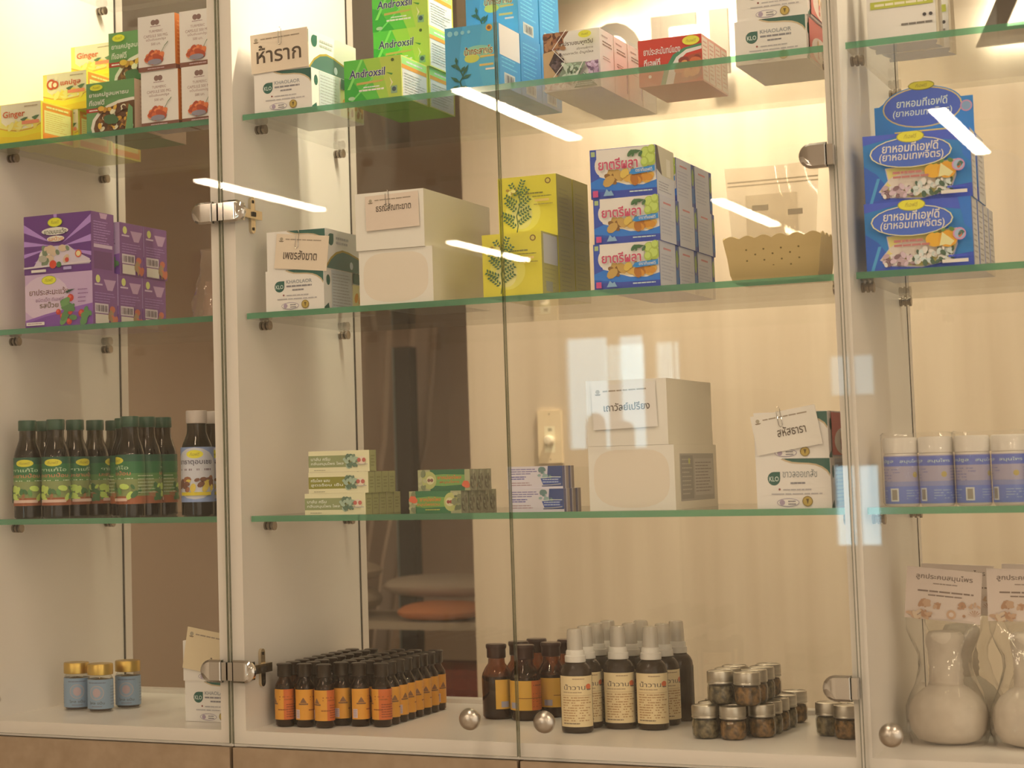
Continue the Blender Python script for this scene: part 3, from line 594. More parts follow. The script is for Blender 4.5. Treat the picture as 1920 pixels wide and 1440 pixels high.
# ---- red cartons
def red_front(f):
    f.rect(0, 0, 1, 1, ink(176, 46, 30)); f.poly([(0, 0), (.5, 0), (.3, .4), (0, .5)], ink(160, 38, 28)); f.poly([(.34, 0), (.40, .30), (.55, .62), (.72, .74), (1, .80), (1, .70), (.74, .62), (.60, .46), (.50, .0)], ink(60, 106, 66)); f.poly([(.42, 0), (.48, .30), (.60, .56), (.76, .70), (1, .745), (1, .68), (.76, .62), (.64, .48), (.54, .0)], ink(214, 190, 162))
    f.poly([(.54, 0), (.60, .34), (.70, .50), (.84, .58), (.99, .60), (.99, .12), (.9, .05)], ink(150, 62, 36)); f.blobs(.64, .14, .92, .5, 14, [ink(180, 84, 44), ink(120, 44, 30), ink(196, 116, 60)], .07, 4)
    f.ell(.84, .88, .135, .10, ink(206, 178, 46)); f.text('ทีเอฟดี', .76, .84, .92, .91, ink(150, 110, 40), 0, .3)
    f.text('ยาประสะมันทน์แดง', .09, .66, .67, .82, ink(226, 190, 160), .016, .05); f.text('ทีเอฟดี', .09, .40, .35, .58, ink(226, 190, 160), .02, .05); f.circ(.18, .20, .035, ink(214, 180, 150))
def red_side(f): f.rect(0, 0, 1, 1, ink(196, 128, 96)); f.rect(.08, .04, .92, .94, ink(216, 168, 130)); f.lines(.2, .1, .8, .9, 9, ink(180, 120, 90), .35, 3)
r1 = place(carton(.0850, .0312, .0620, ink(176, 46, 30), red_front, red_side, ink(190, 110, 80)), 'herb_pill_carton', 'red carton with a sliced root picture, frontmost of its row', 'box', .5290, .1500, S1, 'red cartons in a row')
for i in range(3): put(r1, 'red carton %s in its row' % DEPTH[i+1], .5290, .1500+.0316*(i+1), S1)

# ---- plain white boxes
WBX = ink(210, 182, 142); WBF = ink(204, 172, 130)
def film(f):
    n = 32; pts = []
    for i in range(n):
        a = 2*math.pi*i/n; c, s_ = math.cos(a), math.sin(a); q = (abs(c)**3.2+abs(s_)**3.2)**(-1/3.2); pts.append((.50+.44*c*q, .50+.45*s_*q*(1+.03*math.sin(3*a))))
    f.poly(pts, ink(200, 168, 130))
def leaflet(f): f.rect(.12, .12, .92, .86, ink(150, 128, 100)); f.rect(.14, .15, .42, .83, ink(128, 108, 84)); f.rect(.45, .20, .90, .78, ink(166, 142, 112)); f.lines(.47, .24, .88, .74, 10, ink(122, 100, 78), .35, 4); f.lines(.16, .2, .40, .8, 9, ink(160, 138, 106), .3, 7); f.circ(.33, .74, .05, ink(176, 158, 70))
w1 = place(carton(.1065, .2000, .0730, WBX, film, None, WBF), 'plain_carton', 'plain white box with a rounded cellophane front, lower one on the middle shelf', 'box', .1720, .0275, S2, 'plain white boxes')
w2 = place(carton(.0995, .2350, .0765, WBX, None, None, WBF), 'plain_carton', 'plain white box carrying a square slip, upper one on the middle shelf', 'box', .1700, .0245, S2+.0732, 'plain white boxes')
w3 = place(carton(.1110, .1950, .0805, WBX, film, leaflet, WBF), 'plain_carton', 'plain white box with a printed leaflet on its end, lower one beside the dimmer', 'box', .4740, .0505, S3, 'plain white boxes')
w4 = place(carton(.1045, .2050, .0825, WBX, None, None, WBF), 'plain_carton', 'plain white box with a pale note sheet, upper one beside the dimmer', 'box', .4740, .0505, S3+.0808, 'plain white boxes')

# ---- yellow cartons with a leafy branch
YW, YD, YH = .0810, .0610, .0808
def yel_front(f):
    f.rect(0, 0, 1, 1, ink(196, 166, 44)); f.ell(.42, .40, .30, .30, ink(204, 176, 70)); f.ell(.40, .36, .18, .22, ink(208, 184, 96)); f.circ(.86, .90, .05, ink(110, 74, 34)); f.circ(.86, .90, .033, ink(190, 156, 60))
    st = [(.30, .04), (.33, .2), (.31, .36), (.38, .56), (.36, .74)]
    for i in range(4): a, b = st[i], st[i+1]; f.poly([(a[0]-.008, a[1]), (a[0]+.008, a[1]), (b[0]+.008, b[1]), (b[0]-.008, b[1])], ink(70, 84, 40))
    q = random.Random(5)
    for x, y, a in ((.31, .16, 2.4), (.32, .22, .6), (.31, .30, 2.7), (.32, .36, .5), (.33, .42, 2.3), (.35, .48, .7), (.36, .54, 2.5), (.37, .60, .9), (.36, .66, 2.0), (.37, .70, 1.2)):
        for k in range(5):
            l = .035+.05*k; bx, by = x+l*math.cos(a), y+l*math.sin(a)*.9
            for sg in (1, -1):
                aa = a+sg*.9; c, s_ = math.cos(aa), math.sin(aa); L_ = .065; f.poly([(bx, by), (bx+L_*.5*c-.018*s_, by+L_*.5*s_+.018*c), (bx+L_*c, by+L_*s_), (bx+L_*.5*c+.018*s_, by+L_*.5*s_-.018*c)], ink(58+q.randrange(18), 88, 50))
    f.blobs(.12, .70, .34, .78, 8, [ink(150, 110, 40), ink(206, 188, 90)], .025, 2); f.lines(.50, .68, .80, .72, 1, ink(110, 96, 40), .6, 2, 0); f.lines(.62, .63, .94, .66, 1, ink(110, 96, 40), .5, 6, 0); f.rect(.66, .56, .90, .60, ink(206, 160, 80)); f.lines(.64, .50, .96, .53, 1, ink(140, 116, 50), .5, 3, 0)
def yel_side(f): f.rect(0, 0, 1, 1, ink(172, 146, 66)); f.lines(.14, .1, .86, .8, 10, ink(160, 136, 64), .3, 6)
def yel_side2(f): yel_side(f); f.rect(.10, .50, .96, .97, ink(190, 166, 130)); f.rect(.2, .06, .6, .22, ink(150, 134, 96))
y1 = place(carton(YW, YD, YH, ink(196, 166, 44), yel_front, yel_side2, ink(176, 148, 60)), 'herb_tea_carton', 'yellow carton with a leafy branch, frontmost in the bottom row', 'box', .3490, .0265, S2, 'yellow herb cartons')
y2 = place(carton(YW, YD, YH, ink(196, 166, 44), yel_front, yel_side, ink(176, 148, 60)), 'herb_tea_carton', 'yellow carton in the bottom row, second from the front', 'box', .3500, .0885, S2, 'yellow herb cartons')
put(y2, 'yellow carton in the bottom row, rearmost', .3505, .1505, S2)
put(y2, 'yellow carton with a leafy branch in the top tier, front one', .3515, .0835, S2+YH)
put(y2, 'yellow carton in the top tier, rear one', .3520, .1470, S2+YH)

# ---- blue and white fruit cartons, three tiers three deep
TW, TD, TH = .0850, .0825, .0573
def tri_front(f):
    f.rect(0, 0, 1, 1, ink(50, 66, 122)); f.rect(.0, .0, 1, .34, ink(36, 74, 128)); f.poly([(.0, .34), (.3, .50), (1, .30), (1, .14), (.6, .10), (0, .22)], ink(38, 96, 148)); f.rect(0, 0, 1, .14, ink(48, 60, 118))
    f.poly([(.10, .99), (.995, .99), (.995, .30), (.80, .22), (.55, .24), (.35, .34), (.14, .44), (.10, .6)], ink(206, 184, 164)); f.ell(.17, .66, .10, .20, ink(214, 184, 160)); f.rect(.02, .86, .08, .96, ink(150, 150, 90))
    f.ell(.60, .38, .30, .10, ink(196, 160, 110)); f.blobs(.26, .32, .50, .46, 9, [ink(150, 100, 40), ink(176, 128, 60), ink(120, 76, 34)], .07, 3); f.blobs(.52, .30, .92, .42, 13, [ink(186, 116, 36), ink(196, 140, 56), ink(160, 90, 30)], .065, 6); f.blobs(.50, .46, .66, .56, 6, [ink(196, 150, 60), ink(150, 100, 50)], .06, 7)
    for x, y, r in ((.86, .84, .13), (.93, .72, .14), (.84, .66, .10), (.95, .90, .10)): f.ell(x, y, r*.62, r, ink(150, 152, 56)); f.ell(x-.01, y+.02, r*.44, r*.7, ink(172, 170, 74))
    f.poly([(.62, .86), (.70, .93), (.80, .90), (.72, .85)], ink(60, 84, 46)); f.blobs(.62, .82, .82, .90, 5, [ink(64, 90, 48)], .03, 4, 2)
    f.text('ยาตรีผลา', .13, .56, .74, .80, ink(222, 186, 170), .05); f.text('ยาตรีผลา', .135, .565, .735, .795, ink(176, 56, 72), .022)
    f.poly([(.60, .46), (.64, .54), (.99, .58), (.99, .47), (.66, .43)], ink(40, 110, 146)); f.text('ตราทีเอฟดี', .70, .475, .95, .55, ink(206, 190, 176), .01); f.rect(.04, .03, .12, .16, ink(180, 60, 90)); f.poly([(.20, .04), (.25, .18), (.29, .12), (.32, .15), (.36, .04)], ink(120, 138, 140)); f.lines(.60, .07, .94, .11, 1, ink(180, 176, 176), .6, 3, 0)
def tri_side(f): f.rect(0, 0, 1, 1, ink(40, 60, 104)); f.rect(.0, .0, .84, 1, ink(178, 160, 150)); f.ell(.92, .70, .06, .2, ink(120, 128, 60)); f.rect(.85, .10, 1, .45, ink(34, 84, 118)); f.lines(.08, .14, .78, .74, 8, ink(158, 144, 136), .35, 5); f.lines(.2, .80, .6, .88, 1, ink(190, 110, 100), .5, 4, .1)
def tri_open(f): f.rect(0, 0, 1, 1, ink(186, 160, 120)); f.poly([(0, 1), (.10, .98), (.30, .42), (0, .52)], ink(70, 56, 50)); f.poly([(0, 0), (1, 0), (1, .42), (.30, .42), (.0, .50)], ink(186, 166, 150)); f.rect(.55, .44, .78, .80, ink(214, 190, 140)); f.lines(.1, .08, .8, .3, 4, ink(140, 128, 120), .4, 5)
TI = ['bottom', 'middle', 'top']
t1 = None
for tier in range(3):
    for dp in range(3):
        lab = 'blue and white fruit carton, %s tier, %s' % (TI[tier], ['front one facing out', 'second in depth', 'rearmost'][dp])
        jx = (.0, .0022, .0005)[tier]+.0006*dp; jy = .0008*((tier*3+dp) % 3)
        if t1 is None: t1 = place(carton(TW, TD, TH, ink(50, 66, 122), tri_front, tri_side, ink(178, 160, 150)), 'fruit_carton', lab, 'box', .4985+jx, .0265, S2, 'blue and white fruit cartons')
        elif tier == 2 and dp == 0: place(carton(TW, .0815, .0625, ink(50, 66, 122), tri_front, tri_open, ink(186, 160, 120)), 'fruit_carton', 'blue and white fruit carton with its end torn open, top tier front', 'box', .4985, .0262, S2+2*TH, 'blue and white fruit cartons', .015)
        else: put(t1, lab, .4985+jx, .0265+dp*.0833+jy, S2+tier*TH)

# ---- small tube cartons on the lower shelf
def cream_tube(col, t1_, t2_):
    def art(f):
        f.rect(0, 0, 1, 1, ink(204, 178, 124)); f.rect(.0, .22, .70, .78, col); f.text(t1_, .04, .54, .36, .70, ink(196, 190, 140), .02); f.text(t2_, .04, .30, .58, .48, ink(196, 190, 140), .02)
        f.blobs(.58, .18, .80, .86, 26, [ink(112, 116, 84), ink(150, 150, 112), ink(90, 100, 70)], .075, 6, 1.6); f.circ(.885, .52, .20, ink(206, 170, 130)); f.circ(.84, .54, .10, ink(170, 82, 62)); f.circ(.92, .54, .10, ink(170, 82, 62)); f.lines(.80, .30, .98, .38, 1, PALEGREY, .4, 2, 0); f.lines(.1, .05, .3, .12, 1, ink(150, 130, 90), .5, 3)
    return art
def olive_side(f): f.rect(0, 0, 1, 1, ink(150, 134, 76)); f.lines(.2, .2, .8, .8, 4, ink(128, 112, 62), .4, 4); f.rect(.93, 0, 1, 1, ink(120, 104, 60))
cc1 = place(carton(.0905, .0212, .0282, ink(204, 178, 124), cream_tube(ink(132, 124, 74), 'บาล์ม ครีม', 'กลิ่นสมุนไพร ไพล'), olive_side, ink(150, 134, 76)), 'balm_carton', 'cream balm carton with olive band, bottom tier front', 'box', .0760, .0400, S3, 'cream balm cartons')
for i in range(4): put(cc1, 'cream balm carton, bottom tier, %s' % DEPTH[i+1], .0760+.0006*i, .0400+.0218*(i+1), S3)
cc2 = place(carton(.0888, .0212, .0282, ink(204, 178, 124), cream_tube(ink(128, 112, 40), 'ครีมไพล ผสม', 'สูตรร้อน เย็น'), olive_side, ink(150, 134, 76)), 'balm_carton', 'cream balm carton with a mustard band, middle tier front', 'box', .0825, .0400, S3+.0283, 'cream balm cartons')
for i in range(3): put(cc2, 'cream balm carton, middle tier, %s' % DEPTH[i+1], .0825, .0400+.0218*(i+1), S3+.0283)
put(cc1, 'single cream balm carton lying on top of the stack', .0832, .0400, S3+.0568)
def green_tube(f):
    f.rect(0, 0, 1, 1, ink(150, 134, 86)); f.rect(.12, 0, .80, 1, ink(56, 96, 54)); f.poly([(.12, .30), (.30, .24), (.80, .30), (.80, .70), (.40, .76), (.12, .70)], ink(112, 134, 58)); f.ell(.80, .50, .13, .42, ink(166, 150, 78)); f.circ(.78, .5, .20, ink(190, 164, 110)); f.circ(.755, .5, .08, ink(140, 60, 44)); f.circ(.81, .5, .08, ink(140, 60, 44))
    f.blobs(.86, .1, .99, .9, 14, [ink(120, 110, 70), ink(164, 146, 96), ink(96, 92, 58)], .08, 4); f.blobs(.01, .1, .12, .9, 8, [ink(164, 146, 96), ink(110, 104, 66)], .09, 3); f.blobs(.03, .55, .12, .8, 3, [ink(190, 84, 48)], .10, 9)
    f.text('ยาหม่องไพล', .22, .54, .62, .74, ink(196, 106, 44), .02); f.text('สมุนไพรรวม', .16, .30, .60, .48, ink(190, 110, 48), .02); f.lines(.32, .12, .60, .2, 1, ink(180, 150, 60), .5, 4, 0)
def wood_side(f): f.rect(0, 0, 1, 1, ink(140, 122, 84)); f.blobs(.1, .1, .9, .9, 14, [ink(118, 102, 68), ink(160, 142, 100), ink(100, 84, 56)], .10, 7)
g1 = place(carton(.0735, .0240, .0288, ink(56, 96, 54), green_tube, wood_side, ink(140, 122, 84)), 'balm_carton', 'green balm carton with orange letters, bottom tier front', 'box', .2300, .0400, S3, 'green balm cartons')
for i in range(4): put(g1, 'green balm carton, bottom tier, %s' % DEPTH[i+1], .2305, .0400+.0246*(i+1), S3)
g2 = put(g1, 'green balm carton turned end for end, upper tier front', .3165, .0690, S3+.0289, math.pi)
def green_top(f):
    f.rect(0, 0, 1, 1, ink(150, 134, 86)); f.rect(.24, 0, .90, 1, ink(52, 88, 50)); f.poly([(.22, .26), (.5, .22), (.90, .28), (.90, .74), (.5, .78), (.22, .74)], ink(108, 130, 60)); f.ell(.22, .50, .14, .42, ink(160, 146, 78)); f.circ(.24, .5, .20, ink(190, 164, 110)); f.circ(.215, .5, .08, ink(120, 70, 50)); f.circ(.27, .5, .08, ink(120, 70, 50)); f.text('ยาหม่องไพล', .38, .54, .84, .74, ink(196, 100, 44), .02); f.text('สมุนไพร', .42, .32, .80, .48, ink(180, 90, 40), .015); f.blobs(.02, .1, .14, .9, 8, [ink(164, 146, 96), ink(110, 104, 66)], .09, 3); f.blobs(.88, .2, .96, .5, 3, [ink(190, 84, 48)], .10, 9)
bpy.data.objects.remove(g2)
g2 = place(carton(.0735, .0240, .0275, ink(52, 88, 50), green_top, wood_side, ink(140, 122, 84)), 'balm_carton', 'green balm carton with round badge at its left end, upper tier front', 'box', .2410, .0450, S3+.0289, 'green balm cartons')
for i in range(2): put(g2, 'green balm carton, upper tier, %s' % DEPTH[i+1], .2415, .0450+.0246*(i+1), S3+.0289)
def bw_tube(f):
    f.rect(0, 0, 1, 1, ink(190, 164, 150)); f.lines(.06, .62, .54, .92, 3, ink(110, 92, 112), .4, 3); f.lines(.06, .40, .40, .58, 2, ink(84, 76, 112), .5, 5); f.lines(.06, .12, .50, .32, 2, ink(150, 110, 100), .4, 6)
    f.poly([(.74, 1), (1, 1), (1, .10), (.62, .10), (.72, .5)], ink(52, 60, 86)); f.poly([(.60, .46), (.96, .50), (.92, .34), (.98, .24), (.64, .20)], ink(66, 74, 110)); f.lines(.64, .24, .92, .46, 2, ink(170, 160, 160), .3, 4, 0); f.blobs(.56, .5, .78, .9, 8, [ink(90, 104, 88), ink(130, 136, 116)], .07, 8); f.curve([(.60, .49), (.80, .53), (.97, .52)], .03, ink(190, 176, 150)); f.curve([(.62, .17), (.80, .18), (.97, .22)], .03, ink(170, 150, 130))
def bw_side(f): f.rect(0, 0, 1, 1, ink(150, 120, 96)); f.rect(.0, 0, .35, 1, ink(96, 84, 96)); f.rect(.35, 0, .55, 1, ink(176, 150, 130))
e1 = place(carton(.0745, .0210, .0288, ink(190, 164, 150), bw_tube, bw_side, ink(150, 120, 96)), 'ointment_carton', 'white and navy ointment carton, bottom tier front, under the dimmer', 'box', .3670, .0460, S3, 'white and navy ointment cartons')
e2 = put(e1, 'white and navy ointment carton, upper tier front, under the dimmer', .3655, .0480, S3+.0289)
for i in range(2): put(e1, 'white and navy ointment carton, bottom tier, %s' % DEPTH[i+1], .3672, .0460+.0216*(i+1), S3)
put(e1, 'white and navy ointment carton, upper tier, %s' % DEPTH[1], .3655, .0480+.0216, S3+.0289)

# ---- far unit, upper shelf
GW, GD, GH = .0780, .0850, .0580
def ging_front(thai):
    def art(f):
        f.rect(0, 0, 1, 1, ink(222, 186, 80)); f.poly([(.09, .99), (.10, .55), (.25, .40), (.5, .33), (.8, .36), (1, .46), (1, .99)], ink(214, 190, 130)); f.poly([(0, .40), (.15, .36), (.45, .26), (.8, .30), (1, .40), (1, 0), (0, 0)], ink(220, 172, 34)); f.poly([(0, .2), (.5, .13), (1, .2), (1, 0), (0, 0)], ink(226, 160, 28))
        f.curve([(.0, .44), (.2, .36), (.5, .30), (.8, .34), (1, .44)], .03, ink(190, 130, 40)); f.blobs(.28, .36, .92, .52, 16, [ink(226, 200, 90), ink(206, 168, 64), ink(190, 150, 90)], .06, 5, 2); f.poly([(.54, .58), (.62, .50), (.72, .62), (.64, .62)], ink(74, 92, 52)); f.poly([(.80, .60), (.88, .52), (.98, .64), (.9, .64)], ink(80, 96, 54)); f.rect(.58, .44, .97, .53, ink(200, 110, 70))
        if thai: f.circ(.20, .72, .14, ink(170, 66, 30)); f.circ(.20, .72, .085, ink(214, 190, 130)); f.circ(.29, .70, .11, ink(170, 66, 30)); f.circ(.29, .70, .06, ink(214, 190, 130)); f.text('แคปซูล', .42, .62, .88, .80, ink(170, 66, 30), .02)
        else: f.text('Ginger', .14, .60, .66, .82, ink(226, 196, 130), .05); f.text('Ginger', .145, .605, .655, .815, ink(176, 70, 30), .022)
        f.lines(.64, .88, .94, .92, 1, ink(150, 120, 80), .6, 2, 0)
    return art
def ging_side(f): f.rect(0, 0, 1, 1, ink(232, 180, 50)); f.rect(.05, .04, .97, .96, ink(222, 120, 36)); f.rect(.10, .20, .92, .78, ink(230, 204, 92)); f.lines(.14, .26, .86, .74, 9, ink(190, 150, 60), .3, 5); f.lines(.16, .82, .84, .92, 1, ink(230, 180, 90), .5, 2, 0); f.rect(.06, .05, .96, .16, ink(214, 110, 34))
h1 = place(carton(GW, GD, GH, ink(222, 186, 80), ging_front(False), ging_side, ink(222, 150, 50)), 'ginger_carton', 'yellow ginger carton frontmost at the shelf edge', 'box', -.4130, .0265, S1, 'yellow ginger cartons')
h2 = place(carton(GW, GD, GH, ink(222, 186, 80), ging_front(True), ging_side, ink(222, 150, 50)), 'ginger_carton', 'yellow ginger carton with native lettering, stacked one step behind the frontmost', 'box', -.3890, .1120, S1+GH, 'yellow ginger cartons')
put(h1, 'yellow ginger carton in the bottom row, second from the front', -.4050, .1125, S1)
put(h1, 'yellow ginger carton in the bottom row, rearmost', -.4020, .1985, S1)
put(h1, 'yellow ginger carton in the second tier, rear one', -.3940, .1980, S1+GH)
put(h1, 'yellow ginger carton on the very top of the stepped stack', -.3915, .1930, S1+2*GH)
def grn_front(f):
    f.rect(0, 0, 1, 1, ink(96, 122, 66)); f.rect(.0, 0, 1, .06, ink(76, 112, 76)); f.ell(.95, .12, .86, .52, ink(206, 180, 140)); f.ell(.97, .10, .82, .48, ink(96, 60, 34)); f.rect(.0, .42, .34, .50, ink(160, 48, 32)); f.lines(.06, .44, .30, .48, 1, ink(220, 180, 150), .6, 2, 0)
    f.blobs(.30, .05, .95, .48, 70, [ink(126, 78, 40), ink(206, 176, 130), ink(176, 116, 44), ink(84, 50, 30), ink(196, 140, 50)], .038, 4); f.blobs(.45, .2, .65, .34, 6, [ink(66, 84, 48)], .06, 9)
    f.poly([(.84, 0), (1, 0), (1, .42), (.92, .5)], ink(96, 124, 72)); f.oval_logo(.25, .89, .14, .065); f.text('ยาแคปซูลมหาธน', .10, .68, .92, .79, ink(206, 196, 150), .012, .1); f.text('ทีเอฟดี', .10, .54, .42, .65, ink(206, 196, 150), .012, .1)
def grn_side(f): f.rect(0, 0, 1, 1, ink(176, 132, 96)); f.lines(.2, .2, .8, .9, 9, ink(150, 108, 80), .3, 4)
n1 = place(carton(.0815, .0760, .0740, ink(96, 122, 66), grn_front, grn_side, ink(176, 132, 96)), 'capsule_carton', 'green carton with an herb bowl picture, lower front one', 'box', -.2590, .0320, S1, 'green herb bowl cartons')
put(n1, 'green carton with an herb bowl picture, hidden behind the lower front one', -.2650, .1100, S1)
place(carton(.0815, .0760, .0890, ink(96, 122, 66), grn_front, grn_side, ink(176, 132, 96)), 'capsule_carton', 'green carton with an herb bowl picture, upper rear one', 'box', -.2660, .1050, S1+.0742, 'green herb bowl cartons')
def tur_front(f):
    f.rect(0, 0, 1, 1, ink(212, 178, 156)); f.rect(0, 0, 1, .085, ink(116, 68, 48)); f.lines(.25, .03, .7, .06, 1, ink(190, 150, 130), .5, 2, 0); f.circ(.42, .87, .05, ink(120, 84, 66)); f.circ(.52, .87, .05, ink(120, 84, 66)); f.lines(.34, .785, .62, .815, 1, ink(160, 124, 106), .6, 3, 0)
    f.text('TURMERIC', .30, .69, .68, .735, ink(150, 110, 92), .0); f.text('CAPSULE 500 MG.', .16, .605, .82, .655, ink(150, 110, 92), .0); f.text('ขมิ้นชันแคปซูล', .22, .53, .76, .59, ink(150, 110, 92)); f.text('500 มก.', .36, .46, .62, .505, ink(150, 110, 92))
    f.ell(.46, .19, .23, .075, ink(110, 96, 90)); f.blobs(.26, .17, .64, .33, 34, [ink(186, 84, 44), ink(206, 108, 58), ink(160, 64, 36)], .05, 6); f.ell(.47, .155, .19, .05, ink(130, 112, 104)); f.curve([(.66, .33), (.74, .43), (.84, .50)], .018, ink(84, 96, 60)); f.curve([(.70, .40), (.70, .47)], .02, ink(84, 96, 60))
def tur_side(f): f.rect(0, 0, 1, 1, ink(190, 100, 36)); f.rect(0, 0, 1, .085, ink(110, 60, 40)); f.lines(.1, .2, .9, .9, 10, ink(206, 130, 60), .3, 4)
u1 = place(carton(.0610, .0600, .0800, ink(212, 178, 156), tur_front, tur_side, ink(190, 100, 36)), 'turmeric_carton', 'white turmeric carton, lower one next to the green carton', 'box', -.1665, .0330, S1, 'white turmeric cartons')
put(u1, 'white turmeric carton, lower one against the side panel', -.0998, .0330, S1)
put(u1, 'white turmeric carton, upper one next to the green carton', -.1690, .0310, S1+.0802)
put(u1, 'white turmeric carton, upper one against the side panel', -.1020, .0340, S1+.0802)

# ---- far unit, middle shelf: purple cartons
PW, PD, PH = .1165, .0655, .0772
VIO = ink(96, 50, 92)
def pur_front2(f):
    f.rect(0, 0, 1, 1, ink(176, 134, 140)); f.ell(.30, .55, .36, .42, ink(190, 152, 148)); f.poly([(0, .14), (.3, .24), (.7, .34), (1, .40), (1, 0), (0, 0)], ink(130, 78, 122)); f.poly([(0, .08), (.3, .20), (.6, .26), (1, .24), (1, 0), (0, 0)], ink(112, 62, 108)); f.oval_logo(.36, .88, .11, .085)
    f.text('ยาประสะมะแว้ง', .06, .60, .66, .74, ink(206, 170, 166), .05); f.text('ยาประสะมะแว้ง', .065, .605, .655, .735, ink(104, 56, 66), .015); f.text('ชนิดเม็ด ทีเอฟดี', .16, .48, .58, .56, ink(130, 84, 96)); f.text('รสบ๊วย', .22, .36, .50, .47, ink(110, 84, 60), .015)
    for x, y, r in ((.68, .52, .07), (.66, .28, .08), (.84, .22, .07), (.50, .27, .055), (.56, .19, .055), (.66, .08, .06)): f.circ(x, y, r, ink(176, 52, 36)); f.circ(x-.01, y+.015, r*.5, ink(200, 80, 56))
    f.blobs(.58, .02, .74, .46, 12, [ink(84, 108, 58), ink(100, 124, 66)], .05, 5, 1.8); f.blobs(.86, .05, .98, .3, 9, [ink(84, 112, 60)], .055, 7); f.poly([(.60, .62), (.66, .67), (.76, .68), (.66, .62)], ink(40, 60, 40)); f.lines(.80, .4, .95, .7, 4, ink(120, 70, 100), .2, 3); f.rect(.03, .04, .30, .10, ink(206, 176, 160)); f.lines(.05, .055, .26, .09, 1, ink(150, 110, 110), .5, 2, 0)
def pur_front1(f):
    f.rect(0, 0, 1, 1, VIO)
    for a, b in ((.03, .10), (.20, .25), (.78, .84), (.92, .98), (-.12, -.08), (1.06, 1.10), (.5, .53), (1.2, 1.24), (-.25, -.2)):
        c = (.5, .45)
        def edge(q):
            dx, dy = math.cos(math.pi*q), math.sin(math.pi*q); s_ = min((.5/abs(dx)) if abs(dx) > 1e-6 else 9, ((.55 if dy > 0 else .25)/abs(dy)) if abs(dy) > 1e-6 else 9); return (c[0]+dx*s_, c[1]+dy*s_)
        f.poly([(c[0]+.1*math.cos(math.pi*a), c[1]+.1*math.sin(math.pi*a)), edge(a), edge(b)], ink(160, 112, 146))
    f.poly([(.14, .12), (.26, .34), (.34, .46), (.66, .46), (.78, .34), (.98, .2), (.98, .12)], ink(190, 158, 150)); f.blobs(.28, .18, .72, .44, 18, [ink(206, 190, 160), ink(110, 110, 76), ink(190, 150, 110), ink(160, 140, 110)], .05, 4); f.poly([(0, .13), (1, .17), (1, .14), (0, .10)], ink(196, 164, 170)); f.circ(.44, .15, .07, ink(190, 60, 36)); f.circ(.53, .14, .05, ink(70, 96, 50)); f.circ(.65, .21, .04, ink(180, 60, 40)); f.circ(.82, .30, .065, ink(190, 80, 50)); f.circ(.82, .30, .045, ink(206, 170, 110))
    f.oval_logo(.48, .86, .11, .08); f.ell(.48, .71, .20, .065, ink(206, 190, 160)); f.text('ยาอมมะแว้ง', .32, .665, .65, .755, ink(60, 66, 40), .015); f.ell(.49, .58, .13, .05, ink(206, 176, 140)); f.text('รสบ๊วย', .38, .545, .60, .615, ink(190, 104, 40), .015); f.rect(.12, .03, .34, .075, ink(206, 176, 166)); f.rect(.60, .045, .72, .095, ink(160, 130, 150))
def pur_side(kind):
    def art(f):
        f.rect(0, 0, 1, 1, ink(118, 68, 100))
        if kind: f.circ(.22, .86, .075, ink(196, 176, 92)); f.poly([(.45, .86), (.95, .86), (.80, .66), (.60, .66)], ink(176, 128, 134)); f.rect(.08, .74, .4, .77, ink(190, 150, 150)); f.lines(.08, .42, .90, .62, 4, ink(150, 104, 130), .3, 3); f.rect(.08, .22, .62, .40, ink(196, 164, 144)); [f.rect(.12+.05*i, .25, .135+.05*i+.01*(i % 3), .37, ink(80, 60, 60)) for i in range(9)]; f.rect(.08, .02, .62, .20, ink(196, 168, 136)); f.blobs(.70, .05, .95, .32, 8, [ink(150, 110, 70), ink(180, 90, 60)], .06, 4)
        else: f.poly([(.36, .99), (.72, .99), (.66, .90), (.42, .90)], ink(190, 140, 140)); f.lines(.1, .46, .86, .86, 9, ink(160, 112, 136), .35, 5); f.rect(.1, .40, .92, .46, ink(190, 150, 146)); f.rect(.1, .04, .9, .34, ink(104, 58, 84))
    return art
PSK = ink(118, 68, 100)
p1 = place(carton(PW, PD, PH, ink(176, 134, 140), pur_front2, pur_side(1), PSK), 'lozenge_carton', 'lilac lozenge carton with red berries, bottom front', 'box', -.3665, .0265, S2, 'purple lozenge cartons')
p2 = place(carton(PW, .0600, .0860, VIO, pur_front1, pur_side(0), PSK), 'lozenge_carton', 'deep purple lozenge carton with light rays, top front', 'box', -.3675, .0265, S2+PH+.0002, 'purple lozenge cartons')
put(p1, 'purple lozenge carton, bottom tier, second from the front', -.3660, .0945, S2); put(p1, 'purple lozenge carton, bottom tier, rearmost', -.3655, .1615, S2)
put(p1, 'purple lozenge carton, top tier, second from the front', -.3650, .0985, S2+PH+.0002); put(p1, 'purple lozenge carton, top tier, rearmost', -.3645, .1655, S2+PH+.0002)

